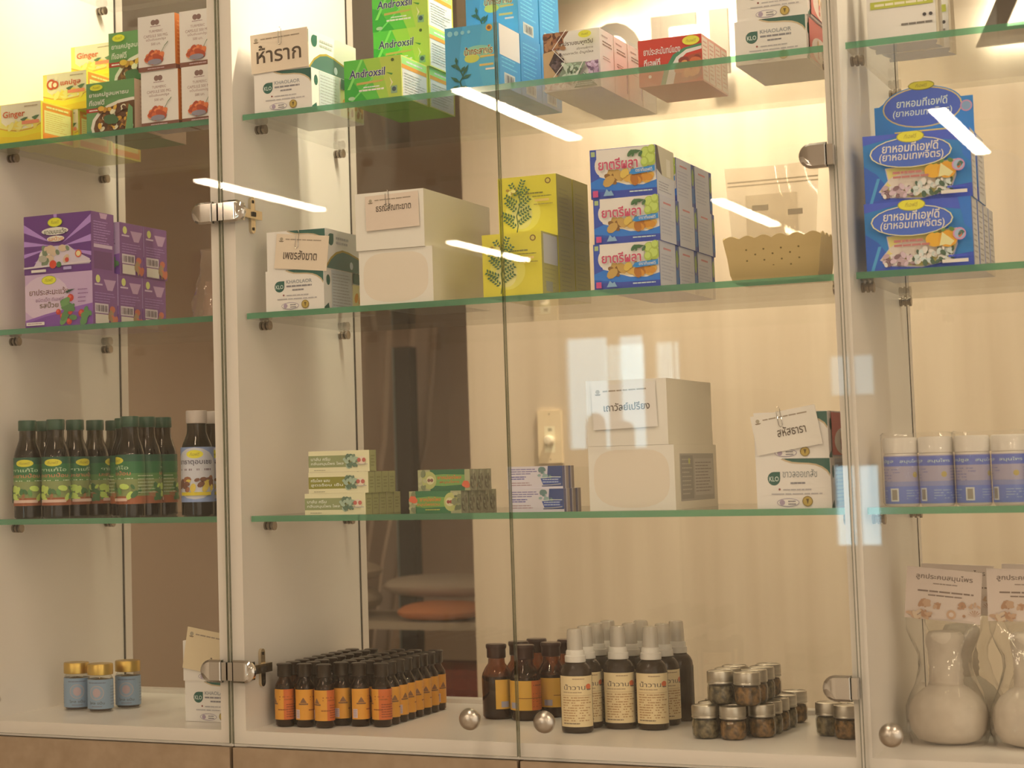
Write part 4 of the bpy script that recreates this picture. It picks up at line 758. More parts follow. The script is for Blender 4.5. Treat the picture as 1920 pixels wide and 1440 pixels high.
# ---- near unit cartons
def tep_front(f):
    f.rect(0, 0, 1, 1, ink(42, 104, 138)); f.poly([(0, 1), (0, .86), (.35, .96), (1, .80), (1, 1)], ink(66, 78, 140)); f.poly([(0, 0), (.32, 0), (.12, .42), (0, .55)], ink(44, 78, 132)); f.poly([(0, 0), (1, 0), (1, .20), (.2, .06)], ink(54, 70, 130)); f.poly([(.88, 1), (1, 1), (1, .5), (.93, .6)], ink(46, 96, 146)); f.poly([(.04, .0), (.07, 0), (.15, .36), (.12, .36)], ink(70, 128, 160))
    f.poly([(.20, .50), (.86, .56), (.86, .32), (.80, .10), (.52, .02), (.24, .06), (.13, .16), (.22, .32)], ink(190, 160, 150)); f.poly([(.21, .49), (.85, .55), (.845, .32), (.79, .12), (.52, .04), (.25, .08), (.15, .17), (.23, .32)], ink(206, 172, 92)); f.ell(.48, .30, .26, .12, ink(206, 172, 138))
    f.blobs(.18, .08, .46, .22, 50, [ink(170, 130, 116), ink(120, 84, 76), ink(206, 176, 156), ink(190, 150, 136)], .026, 4); f.blobs(.46, .07, .82, .27, 60, [ink(206, 190, 170), ink(186, 174, 150), ink(70, 82, 56), ink(214, 200, 180)], .030, 6); f.ell(.66, .40, .085, .105, ink(206, 140, 40)); f.ell(.78, .40, .09, .12, ink(200, 130, 36)); f.poly([(.73, .50), (.70, .30), (.76, .32), (.80, .30), (.84, .36)], ink(222, 176, 110)); f.blobs(.62, .52, .82, .55, 4, [ink(90, 110, 50)], .03, 3); f.lines(.28, .38, .55, .44, 1, ink(170, 96, 80), .6, 2, 0); f.lines(.28, .32, .62, .37, 1, ink(170, 96, 80), .6, 5, 0)
    f.ell(.455, .70, .385, .225, ink(206, 180, 120)); f.ell(.455, .70, .372, .212, ink(62, 80, 130)); f.ell(.455, .69, .365, .20, ink(66, 86, 138)); f.ell(.46, .93, .13, .09, ink(150, 130, 40)); f.ell(.46, .93, .122, .08, ink(206, 178, 46)); f.text('ทีเอฟดี', .40, .90, .52, .965, ink(150, 120, 40), 0, .3)
    f.text('ยาหอมทีเอฟดี', .19, .71, .72, .85, ink(206, 196, 180), .014, .12); f.text('(ยาหอมเทพจิตร)', .16, .56, .76, .705, ink(206, 196, 180), .012, .12); f.circ(.89, .46, .09, ink(190, 120, 130)); f.circ(.89, .46, .07, ink(150, 150, 156)); f.blobs(.86, .44, .92, .48, 4, [ink(60, 90, 70), ink(190, 90, 50)], .03, 2); f.rect(.72, .05, .96, .10, ink(206, 190, 166)); f.lines(.78, .12, .95, .17, 1, ink(60, 70, 140), .6, 3, 0)
def tep_side(f): f.rect(0, 0, 1, 1, ink(180, 156, 130)); f.rect(.0, 0, .12, 1, ink(110, 110, 130)); f.lines(.2, .1, .9, .9, 10, ink(150, 128, 106), .3, 3)
TPW, TPD, TPH = .1210, .0430, .0805
d1 = place(carton(TPW, TPD, TPH, ink(42, 104, 138), tep_front, tep_side, ink(180, 156, 130)), 'powder_carton', 'blue orange-blossom carton, bottom tier front, near unit', 'box', .8325, .0300, S2, 'blue orange-blossom cartons')
for i in range(3): put(d1, 'blue orange-blossom carton, bottom tier, %s' % DEPTH[i+1], .8330, .0300+.0436*(i+1), S2)
put(d1, 'blue orange-blossom carton, upper tier, front one', .8345, .0310, S2+TPH+.0002, .02)
# opened display box with its header panel standing up
t = thing('powder_display_box', (.8375, .0800, S2+TPH+.0002), 'blue orange-blossom display box with an oval header standing up behind the upper front carton', 'box', 'blue orange-blossom cartons')
mb = carton(.1180, .0600, TPH, ink(42, 104, 138), tep_front, tep_side, ink(180, 156, 130)); mb.build('carton_body', t)
mb = MB(); OW = ink(42, 104, 138)
out = [(0, 0), (.1145, 0), (.1145, .0470), (.1010, .0470)]+[(.056+.0475*math.cos(a), .0385+.026*math.sin(a)) for a in [math.pi*(.10+.80*i/16) for i in range(17)]]+[(.0055, .0430), (0, .0430)]
mb.prism(out, 0, .0008, OW, 'y'); f = mb.face((0, 0, 0), (.1145, 0, 0), (0, 0, .0700)); cxn, cyn = .056/.1145, .0385/.07
f.ell(cxn, cyn, .0462/.1145, .0250/.07, ink(190, 150, 90), 28); f.ell(cxn, cyn, .0445/.1145, .0233/.07, ink(66, 80, 128), 28); f.text('ยาหอมทีเอฟดี', cxn-.26, cyn+.02, cxn+.26, cyn+.17, ink(190, 180, 166), .014, .12); f.text('(ยาหอมเทพจิตร)', cxn-.30, cyn-.17, cxn+.30, cyn-.02, ink(190, 180, 166), .012, .12); f.rect(.20, .02, .85, .15, ink(206, 160, 80)); f.lines(.24, .04, .6, .13, 2, ink(170, 100, 80), .5, 3); f.circ(.93, .50, .10, ink(176, 116, 120)); f.circ(.93, .50, .075, ink(120, 130, 130)); f.ell(cxn, .93, .135, .085, ink(120, 100, 36)); f.ell(cxn, .93, .125, .07, ink(186, 156, 40)); f.text('ทีเอฟดี', cxn-.06, .90, cxn+.06, .96, ink(120, 92, 36), 0, .3)
mb.build('header_panel', t, (.002, .0055, TPH), (-.05, 0, 0))
# ================================================================== BOTTLES AND JARS
def round_label(mb, r, z0, z1, a0, a1, base, art=None, n=18):
    """a label wrapped round a bottle, from angle a0 to a1 (left to right as seen from outside)"""
    V = []; F_ = []
    for i in range(n+1):
        a = a0+(a1-a0)*i/n; V += [(r*math.cos(a), r*math.sin(a), z0), (r*math.cos(a), r*math.sin(a), z1)]
    mb.mesh(V, [(2*i, 2*i+2, 2*i+3, 2*i+1) for i in range(n)], base, True)
    if art: art(CylFace(mb, r, z0, z1, a0, a1))
FRONTA = -math.pi/2+.36       # outward direction towards the aisle where the photographer stood
def bottle(name, label, cat, loc, body, bodym, liquid, liqm, cap, capm, lab, group, rz=0.0):
    t = thing(name, loc, label, cat, group, rz)
    mb = MB(); mb.lathe(body, bodym, 28); mb.build('glass_body', t)
    if liquid: mb = MB(); mb.lathe(liquid, liqm, 24); mb.build('liquid', t)
    mb = MB(); mb.lathe(cap, capm, 24); mb.build('cap', t)
    if lab: mb = MB(); lab(mb); mb.build('paper_label', t)
    return t
# ---- small amber bottles with orange labels
def scale(p, kr, kz): return [(r*kr, z*kz) for r, z in p]
R_ = .0133; KR, KZ = R_/.0152, .889
body = scale([(.0, .0), (.0125, .0), (.0152, .003), (.0152, .0585), (.0142, .0625), (.0110, .0680), (.0088, .0720), (.0085, .0780)], KR, KZ)
liq = scale([(.0, .001), (.0120, .001), (.0140, .0035), (.0140, .0575), (.0130, .0615), (.0, .0640)], KR, KZ)
cap = scale([(.0102, .0745), (.0112, .0755), (.0108, .0905), (.0118, .0918), (.0118, .0938), (.0105, .0945), (.0, .0945)], KR, KZ)
def orange_art(f):
    f.rect(0, 0, .5, 1, ink(196, 122, 38)); f.rect(.5, 0, 1, 1, ink(182, 84, 34)); f.poly([(.16, .56), (.32, .56), (.28, .66), (.24, .74), (.20, .66)], ink(120, 76, 44)); f.rect(.13, .50, .35, .545, ink(110, 70, 40)); f.lines(.40, .62, .95, .80, 2, ink(140, 70, 28), .4, 3); f.lines(.36, .30, .60, .36, 1, ink(130, 66, 26), .6, 5, 0); f.lines(.56, .06, .95, .54, 6, ink(130, 56, 26), .4, 4); f.rect(.04, .05, .15, .34, ink(190, 152, 130)); f.lines(.05, .07, .14, .32, 6, ink(130, 100, 90), .4, 2, 0)
def orange_label(mb): round_label(mb, R_+.0002, .0098, .0502, -2.15, 2.15, ink(190, 108, 38), orange_art, 30)
amber0 = None
COLN = ['leftmost', 'second', 'third', 'fourth', 'rightmost']
q = random.Random(11)
FILES = [(.0280, .0600, 9), (.0568, .0640, 9), (.0978, .0930, 8), (.1256, .0915, 8), (.1571, .0945, 8)]
angs = [.0, 1.05, 1.35, 1.35, -.25]
for i, (x0, y0, nn) in enumerate(FILES):
    for j in range(nn):
        x, y = x0+(0 if j == 0 else -.0003*j+.0006*(q.random()-.5)), y0+j*.0274
        lab = 'small amber bottle with orange label, %s, %s file of the big cluster' % ('front row' if j == 0 else ORD[j]+' row back', COLN[i])
        rz = FRONTA+(angs[i] if j == 0 else [1.2, .9, 1.6, 1.1, 1.5][i]+q.random()*.6)
        if amber0 is None: amber0 = bottle('tincture_bottle', lab, 'bottle', (x, y, SB_), body, AMBER, liq, LIQ, cap, CAPDARK, orange_label, 'small amber bottles in the big cluster', rz)
        else: dup(amber0, (x, y, SB_), lab, rz)
dup(amber0, (.0872, .0620, SB_), 'small amber bottle standing forward between the second and third files', FRONTA+.35)
# ---- larger amber bottles, orange labels, maroon caps
R2 = .0209
K2 = R2/.0222, .926
body2 = scale([(.0, .0), (.0190, .0), (.0222, .004), (.0222, .060), (.0210, .066), (.0165, .0745), (.0125, .080), (.0115, .092)], *K2)
liq2 = scale([(.0, .0012), (.0185, .0012), (.0209, .0045), (.0209, .062), (.0, .062)], *K2)
cap2 = scale([(.0128, .0880), (.0138, .0890), (.0136, .1010), (.0150, .1030), (.0152, .1070), (.0140, .1085), (.0, .1085)], *K2)
def orange_art2(f): f.rect(0, 0, .42, 1, ink(196, 134, 44)); f.rect(.42, 0, 1, 1, ink(186, 88, 34)); f.lines(.45, .8, .62, .88, 1, ink(130, 60, 30), .6, 2, 0); f.lines(.44, .08, .95, .60, 6, ink(140, 64, 28), .35, 4); f.rect(.08, .06, .2, .26, ink(150, 130, 120)); f.rect(.22, .40, .98, .425, ink(130, 74, 28))
def orange_label2(mb): round_label(mb, R2+.0002, .0140, .0535, -2.2, 2.2, ink(190, 100, 36), orange_art2, 30)
P2 = [(.2740, .2200, 'front row left', 2.1), (.3170, .2150, 'front row right, beside the spray bottles', .75), (.2900, .2640, 'second row left', 1.2), (.3390, .2600, 'second row right', 1.3), (.3000, .3100, 'rear row left', 1.0), (.3470, .3060, 'rear row middle', 1.6), (.3830, .2680, 'half behind the front spray bottle', 1.15), (.3920, .3160, 'rearmost behind the spray bottles', 1.2)]
a2 = None
for x, y, lab, an in P2:
    l = 'larger amber bottle with orange label and maroon cap, '+lab
    if a2 is None: a2 = bottle('syrup_bottle', l, 'bottle', (x, y, SB_), body2, AMBER, liq2, AMBERLIQ, cap2, CAPMAROON, orange_label2, 'larger amber bottles', FRONTA+an)
    else: dup(a2, (x, y, SB_), l, FRONTA+an)
# ---- brown spray bottles
R3 = .0206
BROWNG = glassy('brown_frosted_glass', (.20, .11, .05), 1.5, .18, .45, (.085, .055, .033), 1.0)
body3 = [(.0, .0), (.0180, .0), (.0200, .0018), (R3, .0055), (R3, .0730), (.0200, .0785), (.0176, .0835), (.0146, .0868), (.0122, .0886), (.0116, .0925)]
liq3 = [(.0, .001), (.0180, .001), (R3-.0012, .0065), (R3-.0012, .0740), (.0, .0740)]
def spray_art(f):
    f.rect(0, 0, 1, 1, ink(206, 164, 108)); f.text('น้ำวาน', .16, .73, .72, .84, ink(110, 84, 56), .01); f.ell(.82, .79, .085, .055, ink(190, 84, 40)); f.poly([(.74, .745), (.92, .745), (.88, .72), (.78, .72)], ink(110, 80, 56)); f.lines(.14, .66, .62, .70, 1, ink(160, 120, 76), .5, 2, 0); f.rect(.10, .615, .92, .622, ink(160, 118, 70)); f.lines(.12, .10, .92, .60, 10, ink(166, 116, 66), .42, 7); f.lines(.12, .05, .55, .085, 1, ink(120, 90, 60), .6, 3, 0); f.lines(.4, .93, .7, .96, 1, ink(150, 110, 70), .6, 3, 0)
def spray_label(mb): round_label(mb, R3+.0002, .0082, .0725, -1.25, 1.25, ink(206, 164, 108), spray_art, 24)
s0 = thing('spray_bottle', (.4240, .1170, SB_), 'brown spray bottle, frontmost of the left file', 'bottle', 'brown spray bottles', FRONTA)
mb = MB(); mb.lathe(body3, BROWNG, 30); mb.build('glass_body', s0)
mb = MB(); mb.lathe(liq3, AMBERLIQ, 24); mb.build('liquid', s0)
mb = MB(); mb.lathe([(.0130, .0890), (.0135, .0895), (.0135, .0970), (.0120, .0980), (.0118, .1030), (.0102, .1050), (.0, .1050)], WPLAST, 28); mb.build('collar', s0)
mb = MB(); mb.lathe([(.0060, .1045), (.0070, .1050), (.0070, .1190), (.0050, .1205), (.0, .1205)], WPLAST, 20); mb.box(-.0085, -.0018, .1140, -.004, .0018, .1180, WPLAST); mb.build('spray_head', s0)
mb = MB(); mb.lathe([(.0104, .1045), (.0104, .1110), (.0096, .1280), (.0090, .1306), (.0072, .1315), (.0, .1315)], glassy('clear_cap', (.90, .88, .84), 1.45, .08, .45, (.82, .79, .74), 1.3), 24); mb.build('over_cap', s0)
mb = MB(); spray_label(mb); mb.build('paper_label', s0)
SP = [((.4212, .1650), 'second of the left file', .25), ((.4214, .2120), 'third of the left file', .1), ((.4220, .2590), 'rearmost of the left file', .2), ((.4645, .1700), 'frontmost of the middle file', .03), ((.4655, .2170), 'second of the middle file', .1), ((.4670, .2640), 'rearmost of the middle file', .15), ((.5080, .1720), 'frontmost of the right file', -.03), ((.5100, .2190), 'second of the right file', .4), ((.5150, .2670), 'rearmost of the right file, its label turned away', 2.6)]
for (x, y), l, a in SP: dup(s0, (x, y, SB_), 'brown spray bottle, '+l, FRONTA+a)
# ---- small herb jars with aluminium lids
R4 = .0165
HERB = noisy('dried_herbs', (.060, .040, .018), (.36, .20, .075), (1, 1, 1), 150, .8, .2, 3, .36, .66, .6)
HERB2 = noisy('grey_green_herbs', (.045, .040, .024), (.30, .24, .14), (1, 1, 1), 150, .8, .2, 3, .36, .66, .6)
def herb_jar(lab, loc, m):
    t = thing('herb_jar', loc, lab, 'jar', 'small herb jars with aluminium lids')
    mb = MB(); mb.lathe([(.0, .0), (.0135, .0), (.0158, .0022), (R4, .0065), (R4, .0190), (.0152, .0230), (.0145, .0260)], CLEARGLASS, 26); mb.build('glass_body', t)
    mb = MB(); mb.lathe([(.0, .0010), (.0125, .0010), (.0152, .0040), (.0154, .0180), (.0140, .0225), (.0, .0228)], m, 20); mb.build('herb_filling', t)
    mb = MB(); mb.lathe([(.0158, .0252), (.0166, .0256), (.0166, .0270), (.0161, .0280), (.0164, .0290), (.0164, .0385), (.0158, .0402), (.0145, .0406), (.0142, .0398), (.0, .0398)], ALU, 28); mb.build('lid', t)
    return t
j0 = herb_jar('small herb jar, lower tier, front row left', (.5945, .1080, SB_), HERB2); j1 = herb_jar('small herb jar, lower tier, front row middle', (.6300, .1060, SB_), HERB)
k = 0
LOW = [((.6580, .1380), 'right file, first'), ((.6590, .1725), 'right file, second'), ((.6600, .2070), 'right file, third'), ((.6615, .2415), 'right file, fourth'), ((.6640, .2900), 'right file, last and a little apart'), ((.5930, .1430), 'left file, second'), ((.5925, .1780), 'left file, third'), ((.6250, .1410), 'middle file, second'), ((.6255, .1760), 'middle file, third'), ((.6255, .2110), 'middle file, fourth'), ((.5925, .2130), 'left file, fourth')]
for n_, ((x, y), l) in enumerate(LOW): dup((j1, j0)[n_ % 2], (x, y, SB_), 'small herb jar, lower tier, '+l, n_*1.3)
UPZ = SB_+.0407
UPP = [((.6105, .1270), 'front left', 1), ((.6460, .1190), 'front right', 0), ((.6465, .1540), 'right file, second', 0), ((.6470, .1890), 'right file, third', 1), ((.6470, .2240), 'right file, last', 0), ((.6110, .1620), 'left file, second', 0), ((.6110, .1970), 'left file, last', 1)]
for n_, ((x, y), l, m_) in enumerate(UPP): dup((j1, j0)[m_], (x, y, UPZ), 'small herb jar, upper tier, '+l, n_*.9)
dup(j0, (.7330, .1750, SB_), 'small herb jar standing apart near the right side panel, left one', .4); dup(j1, (.7600, .1520, SB_), 'small herb jar standing apart, half hidden by the right side panel', 1.0); dup(j0, (.7700, .1860, SB_), 'small herb jar standing apart, behind the half hidden one', 2.0)
# ---- green capped bottles in the far unit
R5 = .0205; K5 = R5/.0232, .818
body5 = scale([(.0, .0), (.0205, .0), (.0232, .003), (.0232, .1030), (.0228, .1110), (.0205, .1210), (.0170, .1310), (.0145, .1390), (.0138, .1450), (.0138, .1600)], *K5)
liq5 = scale([(.0, .0012), (.0200, .0012), (.0218, .004), (.0218, .1030), (.0215, .1115), (.0190, .1215), (.0, .1240)], *K5)
DKGLASS = glassy('smoked_green_glass', (.30, .27, .20), 1.5, .02, .12, (.04, .035, .02), 1.5)
GCAP = pm('green_cap', (.035, .10, .065), .35, 0, .5)
cap5 = scale([(.0148, .1560), (.0152, .1565), (.0152, .1730), (.0143, .1745), (.0, .1745)], *K5)
def syrup_art(f):
    f.rect(0, 0, 1, 1, ink(126, 122, 66)); f.rect(0, .62, 1, .86, ink(52, 94, 50)); f.rect(0, .86, 1, 1, ink(44, 74, 48)); f.rect(0, .50, 1, .62, ink(88, 112, 54)); f.rect(.0, .0, 1, .16, ink(150, 78, 44)); f.ell(.5, .88, .13, .075, ink(196, 168, 44)); f.text('ทีเอฟดี', .42, .85, .58, .91, ink(140, 116, 40), 0, .3)
    f.text('ยาแก้ไอ', .30, .70, .70, .78, ink(170, 170, 120), .01); f.text('มะขามป้อม', .27, .58, .73, .67, ink(186, 110, 70), .012); f.lines(.26, .50, .76, .53, 1, ink(190, 180, 130), .6, 3, 0); f.blobs(.15, .12, .85, .38, 26, [ink(96, 124, 60), ink(70, 96, 50), ink(176, 176, 76), ink(150, 96, 56)], .05, 4, 1.8); f.rect(.32, .06, .68, .12, ink(196, 150, 116)); f.lines(.02, .2, .2, .6, 6, ink(170, 160, 110), .3, 2); f.lines(.82, .2, .98, .6, 6, ink(170, 160, 110), .3, 8)
def syrup_label(mb): round_label(mb, R5+.0002, .0188, .0885, -2.5, 2.5, ink(126, 122, 66), syrup_art, 34)
g0 = bottle('cough_syrup_bottle', 'green capped syrup bottle at the shelf edge, end one by the side panel', 'bottle', (-.3810, .0480, S3), body5, DKGLASS, liq5, LIQ, cap5, GCAP, syrup_label, 'green capped syrup bottles', FRONTA+.0)
for (x, y), l, a in [((-.3822, .0950), 'green capped syrup bottle behind the end one at the shelf edge', .5), ((-.3315, .0480), 'green capped syrup bottle second along the shelf edge, label facing out', .0), ((-.3285, .0940), 'green capped syrup bottle in the second file, second from the front', .9), ((-.3235, .1400), 'green capped syrup bottle in the second file, third from the front', 1.6), ((-.3190, .1860), 'green capped syrup bottle in the second file, rearmost', 1.9), ((-.2045, .0480), 'green capped syrup bottle front of the third file, label turned sideways', -.95), ((-.2045, .0930), 'green capped syrup bottle in the third file, second from the front', 2.3), ((-.2050, .1380), 'green capped syrup bottle in the third file, rearmost', 2.6), ((-.2540, .1100), 'green capped syrup bottle standing between the second and third files', 1.2)]:
    dup(g0, (x, y, S3), l, FRONTA+a)
WCAP = pm('pale_screw_cap', (.60, .55, .52), .4, 0, .4)
def white_art(f):
    f.rect(0, 0, 1, 1, ink(126, 128, 140)); f.ell(.5, .52, .44, .47, ink(184, 164, 150)); f.ell(.5, .87, .14, .075, ink(206, 176, 44)); f.text('ทีเอฟดี', .42, .84, .58, .90, ink(140, 116, 40), 0, .3); f.text('ยาธาตุอบเชย', .20, .66, .80, .76, ink(60, 52, 60), .012); f.lines(.22, .56, .78, .62, 1, ink(120, 96, 90), .6, 3, 0); f.blobs(.22, .22, .78, .42, 18, [ink(110, 66, 44), ink(140, 84, 50), ink(196, 156, 60)], .05, 4, 1.6); f.rect(.24, .12, .76, .18, ink(196, 160, 40))
def white_label(mb): round_label(mb, .0230, .0200, .0960, -1.9, 1.9, ink(126, 128, 140), white_art, 30)
g1_ = bottle('stomach_tonic_bottle', 'white capped tonic bottle with pale blue label, left of the panel edge', 'bottle', (-.0960, .0500, S3), scale(body5, 1.115, 1.01), DKGLASS, scale(liq5, 1.115, 1.01), LIQ, [(.0142, .1290), (.0150, .1296), (.0150, .1458), (.0140, .1470), (.0, .1470)], WCAP, white_label, 'white capped tonic bottles', FRONTA)
dup(g1_, (-.1010, .1000, S3), 'white capped tonic bottle behind the first, cut off by the panel edge', FRONTA+.3)
# ---- jars with golden lids
R6 = .0188; K6 = R6/.0213, .830
body6 = scale([(.0, .0), (.0185, .0), (.0205, .0012), (.0213, .0045), (.0213, .0560), (.0200, .0600), (.0185, .0620), (.0185, .0650)], *K6)
liq6 = scale([(.0, .001), (.0180, .001), (.0201, .005), (.0201, .0555), (.0, .0590)], *K6)
cap6 = scale([(.0205, .0640), (.0216, .0646), (.0216, .0815), (.0208, .0832), (.0, .0832)], *K6)
def blue_art(f): f.rect(0, 0, 1, 1, ink(120, 124, 120)); f.ell(.5, .55, .115, .25, ink(150, 128, 112)); f.ell(.5, .55, .10, .22, ink(126, 126, 120)); f.ell(.5, .55, .06, .15, ink(160, 124, 108)); f.lines(.36, .86, .64, .92, 1, ink(96, 92, 90), .6, 3, 0); f.text('ไพล ขมิ้น', .38, .16, .62, .26, ink(84, 80, 70), .015); f.lines(.42, .06, .58, .11, 1, ink(110, 100, 92), .6, 2, 0); f.lines(.72, .1, .95, .8, 7, ink(104, 104, 102), .3, 5); f.lines(.05, .1, .26, .8, 7, ink(104, 104, 102), .3, 8)
def blue_label(mb): round_label(mb, R6+.0002, .0046, .0470, -2.6, 2.6, ink(120, 124, 120), blue_art, 30)
gj = bottle('ointment_jar', 'gold lidded jar with grey blue label, left one touching its neighbour', 'jar', (-.3640, .1420, SB_), body6, CLEARGLASS, liq6, AMBERLIQ, cap6, GOLDM, blue_label, 'gold lidded jars', FRONTA+.25)
dup(gj, (-.3170, .1340, SB_), 'gold lidded jar with grey blue label, middle one standing foremost', FRONTA-.1); dup(gj, (-.3020, .1860, SB_), 'gold lidded jar with grey blue label, right one standing farther back', FRONTA+.05)
# ---- supplement jars in shrink wrap, near unit
R7 = .0192
def supp_art(f):
    f.rect(0, 0, 1, 1, ink(150, 128, 126)); f.rect(0, .78, 1, .98, ink(78, 86, 134)); f.rect(0, 0, 1, .36, ink(88, 98, 138)); f.rect(0, .36, 1, .46, ink(120, 114, 132)); f.text('แคปซูล', .12, .83, .34, .92, ink(170, 170, 190), .015); f.text('สมุนไพร', .40, .83, .62, .92, ink(170, 170, 190), .015); f.lines(.06, .44, .40, .74, 5, ink(110, 100, 120), .35, 3); f.circ(.55, .60, .06, ink(164, 130, 56)); f.lines(.62, .44, .95, .74, 5, ink(110, 100, 120), .35, 6); f.rect(.30, .05, .38, .32, ink(190, 172, 150)); f.rect(.315, .08, .365, .29, ink(130, 110, 84)); f.lines(.06, .08, .28, .30, 4, ink(140, 144, 176), .3, 8); f.lines(.45, .08, .9, .30, 4, ink(140, 144, 176), .3, 9)
def supp_label(mb): round_label(mb, R7+.0002, .0030, .0590, -3.1, 3.1, ink(150, 128, 126), supp_art, 36)
sj = thing('supplement_jar', (.8555, .0600, S3+.0004), 'white lidded jar with blue label leaning slightly, nearest the side panel', 'jar', 'white lidded supplement jars', FRONTA+.35)
mb = MB(); mb.lathe([(.0, 0), (.0175, 0), (R7, .002), (R7, .0600), (.0175, .0620), (.0175, .0640)], WPLAST, 30); mb.build('jar_body', sj)
mb = MB(); mb.lathe([(.0186, .0615), (.0198, .0620), (.0200, .0770), (.0190, .0798), (.0165, .0805), (.0, .0805)], WPLAST, 30); mb.build('lid', sj)
mb = MB(); supp_label(mb); mb.build('paper_label', sj)
sj.rotation_euler = (0, 0, FRONTA+.35)
for x, y, a, l in ((.8955, .0600, -.1, 'second from the side panel'), (.9360, .0610, .55, 'third from the side panel'), (.9765, .0610, -.2, 'fourth from the side panel'), (1.0180, .0640, .2, 'fifth, at the edge of the frame')):
    dup(sj, (x, y, S3+.0004), 'white lidded jar with blue label, '+l, FRONTA+a)
def wrap(x0, x1, y, label):
    r = .0212; n = 12; pts = [(x1+r*math.cos(a), y+r*math.sin(a)) for a in [-math.pi/2+math.pi*i/n for i in range(n+1)]]+[(x0+r*math.cos(a), y+r*math.sin(a)) for a in [math.pi/2+math.pi*i/n for i in range(n+1)]]
    mb = MB(); m_ = len(pts); cx = (x0+x1)/2; V = []
    for z, k_ in ((.0004, .97), (.004, 1.03), (.055, 1.025), (.0835, 1.03), (.0860, .96)): V += [(cx+(a-cx)*k_, y+(b-y)*k_, z+.0008*math.sin(7*i)) for i, (a, b) in enumerate(pts)]
    mb.mesh(V, [(j*m_+i, j*m_+(i+1) % m_, (j+1)*m_+(i+1) % m_, (j+1)*m_+i) for j in range(4) for i in range(m_)], CLEAR, True)
    o = mb.build('shrink_wrap', None, (0, 0, S3)); tag(o, label, 'plastic wrap', 'clear wraps round the supplement jars')
wrap(.8555, .8955, .0600, 'clear shrink wrap round the two supplement jars nearest the side panel'); wrap(.9360, .9765, .0610, 'clear shrink wrap round the third and fourth supplement jars')

# ================================================================== BAGS AND BASKET
# cream basket with a scalloped rim
t = thing('plastic_basket', (.7180, .0900, S2), 'cream plastic basket with a scalloped rim, right end of the middle shelf', 'basket')
def basket():
    mb = MB(); bw, bd, tw, td, h = .0520, .036, .0600, .044, .0570; NS = 60
    def ringp(k, inset, z):       # walk round the rectangle
        hw = bw+(tw-bw)*k-inset; hd = bd+(td-bd)*k-inset; P = []
        for sx, sy, ex, ey in ((-1, -1, 1, -1), (1, -1, 1, 1), (1, 1, -1, 1), (-1, 1, -1, -1)):
            n = 40 if sy == ey else 28
            for i in range(n): u = i/n; P.append((hw*(sx+(ex-sx)*u), hd*(sy+(ey-sy)*u), z+(abs(math.sin(math.pi*u*(6 if sy == ey else 4)))*.0042-.001 if k >= 1 else 0)))
        return P
    rows = [ringp(0, 0, 0), ringp(.12, 0, .007), ringp(.14, -.0008, .008), ringp(.5, 0, .028), ringp(1, 0, h-.004)]; inn = [ringp(1, .0018, h-.004), ringp(.5, .0018, .028), ringp(.02, .0018, .0018)]
    A = rows+inn; n = len(A[0]); V = [p for r in A for p in r]
    F_ = [(j*n+i, j*n+(i+1) % n, (j+1)*n+(i+1) % n, (j+1)*n+i) for j in range(len(A)-1) for i in range(n)]+[tuple(range(n-1, -1, -1)), tuple((len(A)-1)*n+i for i in range(n))]
    mb.mesh(V, F_, CREAM, True)
    sl = math.atan2(td-bd, h); f = mb.face((-bw-.001, -bd-.0006, .003), (2*bw+.002, 0, 0), (0, -(td-bd)*.9, h*.9))
    for r_, y_ in enumerate((.30, .44, .58, .70)):
        for i in range(7):
            if (i+r_) % 2: f.ell(.20+.10*i, y_, .012, .022, ink(104, 78, 36), 8)
    return mb
basket().build('basket_body', t)
# clear zip pouch standing in the basket
t = thing('zip_pouch', (.7120, .0840, S2+.005), 'empty clear zip pouch standing inside the cream basket', 'pouch')
mb = MB(); V = []
for j in range(9):
    for i in range(13): u, v = i/12-.5, j/8; V.append((u*.118*(1-.20*(1-v)), .005*math.sin(5*u+2*v)+.006*v, .142*v))
G = [(j*13+i, j*13+i+1, (j+1)*13+i+1, (j+1)*13+i) for j in range(8) for i in range(12)]
mb.mesh(V, G, CLEARSMOOTH, True); mb.mesh([(x, y+.003*(1-z/.142), z) for x, y, z in V], G, CLEARSMOOTH, True); mb.build('film', t)
mb = MB(); PALE = glassy('pouch_seam', (.86, .82, .74), 1.45, .1, .35, (.80, .73, .60), 1.0)
for z in (.118, .123): mb.box(-.056, .0045, z, .056, .0075, z+.0016, PALE)
mb.build('zip_strip', t)
mb = MB(); mb.box(-.026, .0030, .086, -.006, .0034, .093, ink(166, 136, 96)); mb.box(.018, .0032, .078, .036, .0036, .085, ink(156, 128, 92)); mb.box(-.034, .0036, .050, .030, .0040, .106, glassy('pouch_paper', (.95, .93, .88), 1.45, .2, .15, (.85, .80, .70), .5)); mb.build('sticker', t)
# crumpled clear bag at the edge of the far unit
def crumple(w_, d, h, seed, amp=.003, nz=14, na=30, profile=None):
    q = random.Random(seed); ph = [q.random()*6.3 for _ in range(8)]; V = []
    for j in range(nz+1):
        v = j/nz; sx, sy = profile(v) if profile else (1, 1)
        for i in range(na):
            a = 2*math.pi*i/na; c, s_ = math.cos(a), math.sin(a); e = (abs(c)**2.6+abs(s_)**2.6)**(-1/2.6)
            k_ = 1+amp*(math.sin(5*a+ph[0]+7*v)+math.sin(9*a-ph[1]+13*v+ph[2])+.8*math.sin(14*a+ph[3]-9*v)+.7*math.sin(23*v+3*a+ph[4]))
            V.append((w_/2*c*e*sx*k_, d/2*s_*e*sy*k_, h*v+amp*.4*h*math.sin(4*a+ph[5])*(1 if 0 < j < nz else .0)))
    return V, [(j*na+i, j*na+(i+1) % na, (j+1)*na+(i+1) % na, (j+1)*na+i) for j in range(nz) for i in range(na)]
